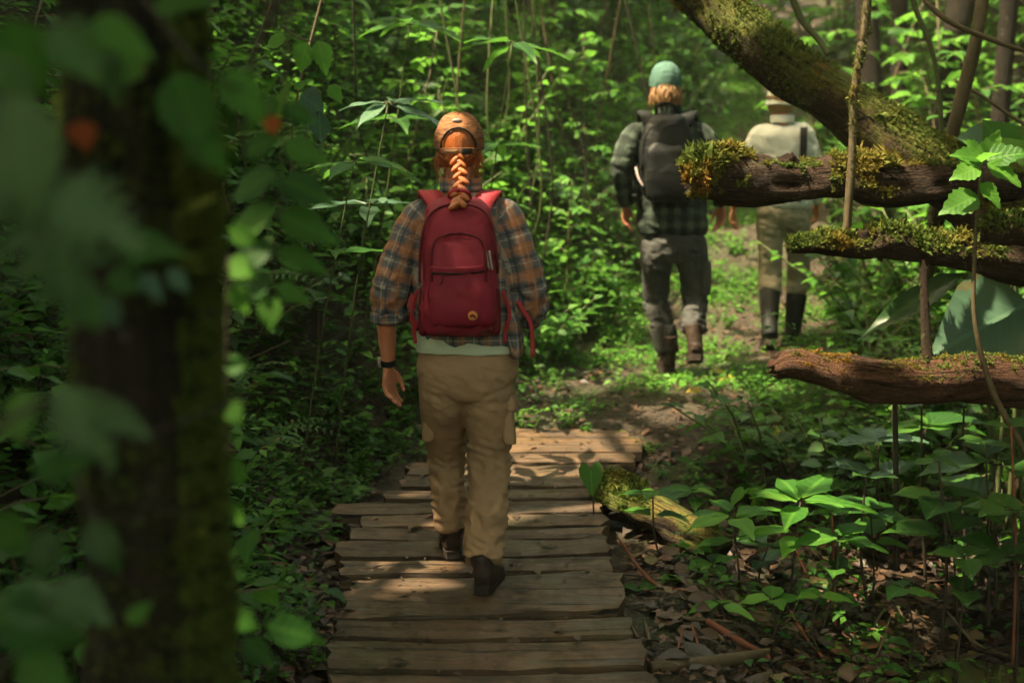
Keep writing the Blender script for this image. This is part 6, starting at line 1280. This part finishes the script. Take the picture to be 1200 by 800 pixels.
# ------------------------------------------------------------------ standing trees and the canopy overhead, shaped and partly added to shade the place
spots = [(P(1085, 60, 11)[0], 11, .10, 'slim dark tree furthest left behind the right thicket'), (P(1062, 60, 12.5)[0], 12.5, .07, 'thin dark trunk between two trees behind the right thicket'), (P(1165, 60, 10)[0], 10, .06, 'thin dark tree behind the mossy sapling stem'),
         (P(1040, 60, 12)[0], 12, .09, 'dark trunk just right of the slanting trunk'), (P(1195, 60, 12)[0], 12, .08, 'dark trunk at the right edge of the thicket')]
for k, (x, y, r, lab) in enumerate(spots): make_tree('slim_tree', lab, x, y, r, 7, 60 + k, group=None, n=12, lean=(prng.normal(0, .4), prng.normal(0, .3)))
GAPS = [  # photo point, distance, radius of sunlight falling there
    (525, 150, 5.0, .08), (512, 236, 4.95, .06), (446, 395, 5.05, .06), (500, 470, 5.0, .02), (555, 545, 4.95, .02), (525, 620, 5.05, .02), (545, 235, 4.82, .05),  (600, 90, 7.5, .4), (560, 200, 7.2, .35), (470, 90, 7.0, .25), (650, 330, 7.8, .3), (750, 60, 11, .35), (640, 150, 8.5, .4), (620, 120, 8.5, .55), (700, 60, 9.5, .6), (660, 220, 8.0, .4), (560, 60, 7.5, .35), (690, 330, 8.3, .3), (810, 330, 9.5, .35), (640, 20, 9.0, .5),
    (370, 90, 4.6, .16), (845, 190, 5.85, .16), (940, 205, 5.9, .12), (990, 185, 5.9, .12), (880, 20, 6.5, .22), (1000, 120, 6.4, .14), (1060, 165, 6.4, .14), (1150, 190, 5.45, .22), (1030, 285, 5.7, .12), (880, 440, 8.0, .12), (840, 400, 8.5, .15), (940, 580, 5.4, .07), (690, 565, 5.8, .1), (1100, 80, 8.5, .5), (1050, 110, 9, .4), (1160, 60, 9, .4), (590, 300, 7.6, .3), (720, 250, 8.6, .35), (660, 100, 9.5, .5), (520, 40, 8, .4), (450, 60, 6.6, .25), (340, 150, 5.6, .22), (400, 40, 6.6, .3), (300, 350, 4.9, .16), (455, 280, 6.4, .22), (360, 260, 5.6, .16), (620, 20, 9, .6), (700, 140, 9.5, .5), (760, 40, 11, .5), (400, 430, 5.8, .10), (1030, 60, 10, .5), (1180, 120, 8, .4),
    (835, 150, 8.4, .12), (750, 310, 8.3, .08), (270, 300, 2.2, .10), (275, 480, 2.15, .09), (1180, 430, 5.6, .12), (800, 600, 5.85, .08), (930, 415, 5.6, .08), (870, 690, 5.2, .05), (985, 640, 5.3, .06), (730, 20, 11, .35), (760, 200, 10, .5), (1140, 500, 6, .15)]
gp = np.array([P(a, b, c) for a, b, c, r in GAPS]); gr = np.array([r for *_, r in GAPS]); Sd = np.array(SUN)
CT = [  # trunk x, y, crown centre height, crown radii, leaves, where
    (-3.4, 2.0, 6.5, (3.2, 3.2, 1.9), 2600, 'left of the near trunk'), (-3.8, 6.4, 7.5, (3.2, 3.2, 1.9), 800, 'above the left bank'), (-3.6, 11.5, 9.0, (3.0, 3.0, 1.9), 1200, 'above the bank by the trail'), (3.6, 3.0, 6.5, (3.4, 3.4, 1.9), 2600, 'at the right of the viewer'),
    (5.2, 8.2, 7.5, (3.2, 3.2, 1.9), 1000, 'at the right of the fallen logs'), (5.6, 13.0, 8.5, (3.0, 3.0, 1.9), 550, 'right of the climbing trail'), (-1.5, 16.5, 10.5, (3.4, 3.4, 2.0), 350, 'at the head of the bank'), (-5.8, 4.2, 7.5, (3.2, 3.2, 2.2), 2300, 'far left of the viewer'),
    (-6.6, 9.0, 9.5, (3.2, 3.2, 2.2), 650, 'high on the left bank'), (-3.2, -1.2, 4.0, (2.4, 2.2, 3.6), 1600, 'behind the viewer at left'), (0.4, -3.6, 3.6, (2.8, 2.4, 3.6), 700, 'behind the viewer in the middle'), (3.6, -1.2, 3.8, (2.3, 2.2, 3.6), 900, 'behind the viewer on the right side'),  # the trees behind the viewer are added to cut the light from there
    (0.6, -0.6, 6.6, (3.0, 3.0, 1.6), 1700, 'over the viewer'), (-9, 6.4, 8.0, (3.2, 3.2, 3), 1500, 'deep in the forest at left'), (8.2, 5.5, 6.0, (3.2, 3.2, 4), 2200, 'deep in the forest at right'), (9.5, 11, 8, (3.2, 3.2, 4), 1500, 'deep in the forest far right'),
    (2.5, 23, 11.5, (3.6, 3.4, 3), 1400, 'at the top of the trail'), (7.5, 19.5, 10.5, (3.4, 3.4, 3), 1400, 'top right of the trail'), (-6.5, 1.0, 5.0, (2.6, 2.6, 3.5), 1300, 'beyond the left rear'), (-4.0, 20.5, 12.5, (3.4, 3.4, 3), 1400, 'left of the top of the trail'), (6.6, 1.2, 4.6, (2.6, 2.6, 3.8), 1300, 'beyond the right rear'), (-4.0, 4.4, 7.4, (2.6, 2.3, 1.3), 2600, 'reaching over the boardwalk'),  # last crown stands aside, added so its shadow covers the boardwalk
    (-1.5, 5.6, 7.8, (2.6, 2.2, 1.2), 1900, 'reaching over the fallen logs'),  # unseen crown added to darken the right hollow and the logs
    (-0.1, 13.2, 10.6, (1.7, 2.2, 1.2), 1100, 'shading the climb of the trail')]  # unseen crown added to darken the head of the trail
cr = np.random.default_rng(91)
for k, (tx, ty, ch, rad, N, wh) in enumerate(CT):
    if wh == 'reaching over the boardwalk': tx0, ty0 = -4.9, 3.6
    elif wh == 'shading the climb of the trail': tx0, ty0 = -1.6, 13.6
    elif wh == 'reaching over the fallen logs': tx0, ty0 = -3.0, 5.0
    else: tx0, ty0 = tx, ty
    gz0 = gz(tx0, ty0)
    root, pts = make_tree('canopy_tree', 'tall forest tree with a crown shaped to cast shade ' + wh, tx0, ty0, cr.uniform(.13, .22), ch - gz0 * .5, 90 + k, n=12, lean=(tx - tx0, ty - ty0))
    base = np.array(pts[0]); top = np.array(pts[-1])
    u = unit(cr.normal(0, 1, (N, 3))) * (cr.random((N, 1)) ** .4); c = np.array([tx, ty, ch]) + u * rad
    c = c + np.stack([fbm(c, .9, 2, 5), fbm(c, .9, 2, 6), fbm(c, .9, 2, 7)], 1) * .7
    if k == 2: c = np.vstack([c, P(917, 175, Y2) + Sd * 8.0 + cr.normal(0, .22, (150, 3)) * [1, 1, .6]])  # leaf clump added on the sun ray to shade the farthest man
    if wh == 'reaching over the boardwalk': c = np.vstack([c, P(600, 745, 4.45) + Sd * 8.2 + cr.normal(0, .40, (420, 3)) * [1.2, .9, .5]])  # leaf clump added to keep the sun off the near planks
    keep = np.ones(len(c), bool); a = cr.uniform(0, 6.28, len(c)); ld = np.stack([np.cos(a), np.sin(a), cr.normal(-.2, .3, len(c))], 1); cc = c + unit(ld) * .16
    for g_, r_ in zip(gp, gr):
        rel = cc - g_; al = rel @ Sd; dist = np.linalg.norm(rel - al[:, None] * Sd, axis=1); keep &= ~((dist < r_ + .17) & (al > 0))
    for g_, r_ in ((P(917, 190, Y2), .33), (P(545, 350, 4.75), .07), (P(550, 470, 4.95), .12)):   # boughs that keep the hikers' backs in shade
        rel = c - g_; al = rel @ Sd; keep |= (np.linalg.norm(rel - al[:, None] * Sd, axis=1) < r_) & (al > 0)
    keep &= (c[:, 2] > ground_z(c[:, 0], c[:, 1]) + .3) & ~((np.abs(c[:, 0]) < .5 * np.abs(c[:, 1]) + .9) & (c[:, 1] > -.9) & (c[:, 2] < 4.2 + .25 * c[:, 1]))
    c = c[keep]; ld = ld[keep]; m = len(c)
    mb = MB(); scatter(mb, LT['ovate3'], c, frame(ld, cr.normal(0, .35, (m, 3)) + [0, 0, 1]), .34 * np.exp(cr.normal(0, .25, m)))
    o = mb.build('crown', M['leaf_dark'], root); o.location = -base
    for b_ in range(5):
        mb = MB(); a_ = cr.uniform(0, 6.28); e = np.array([tx, ty, ch]) + np.array([math.cos(a_) * rad[0] * .7, math.sin(a_) * rad[1] * .7, cr.uniform(.2, .9)]); s0 = base + (top - base) * cr.uniform(.72, .98); tube(mb, [s0 - base, (s0 + e) / 2 - base + [0, 0, -.15], e - base], [.06, .04, .015], n=6, per=3)
        mb.build('limb', M['bark_dark'], root)
label_plants()
# ------------------------------------------------------------------ humid air
mb = MB(); zt = float(GZ.max()) + 1.0
v = np.array([[x, y, z] for x in (-46, 56) for y in (-31, 71) for z in (-1.7, zt)]); mb.add(v, [np.array([[0, 1, 3, 2], [4, 6, 7, 5], [0, 4, 5, 1], [2, 3, 7, 6], [0, 2, 6, 4], [1, 5, 7, 3]])])
hm = bpy.data.materials.new('haze'); hm.use_nodes = True; t = hm.node_tree; t.nodes.remove(t.nodes['Principled BSDF']); pv = t.nodes.new('ShaderNodeVolumePrincipled'); pv.inputs['Density'].default_value = .0012; pv.inputs['Color'].default_value = (.92, .96, .80, 1); t.links.new(pv.outputs[0], t.nodes['Material Output'].inputs['Volume'])
tag(mb.build('haze', hm, smooth=False), 'thin humid haze in the forest air', kind='stuff')
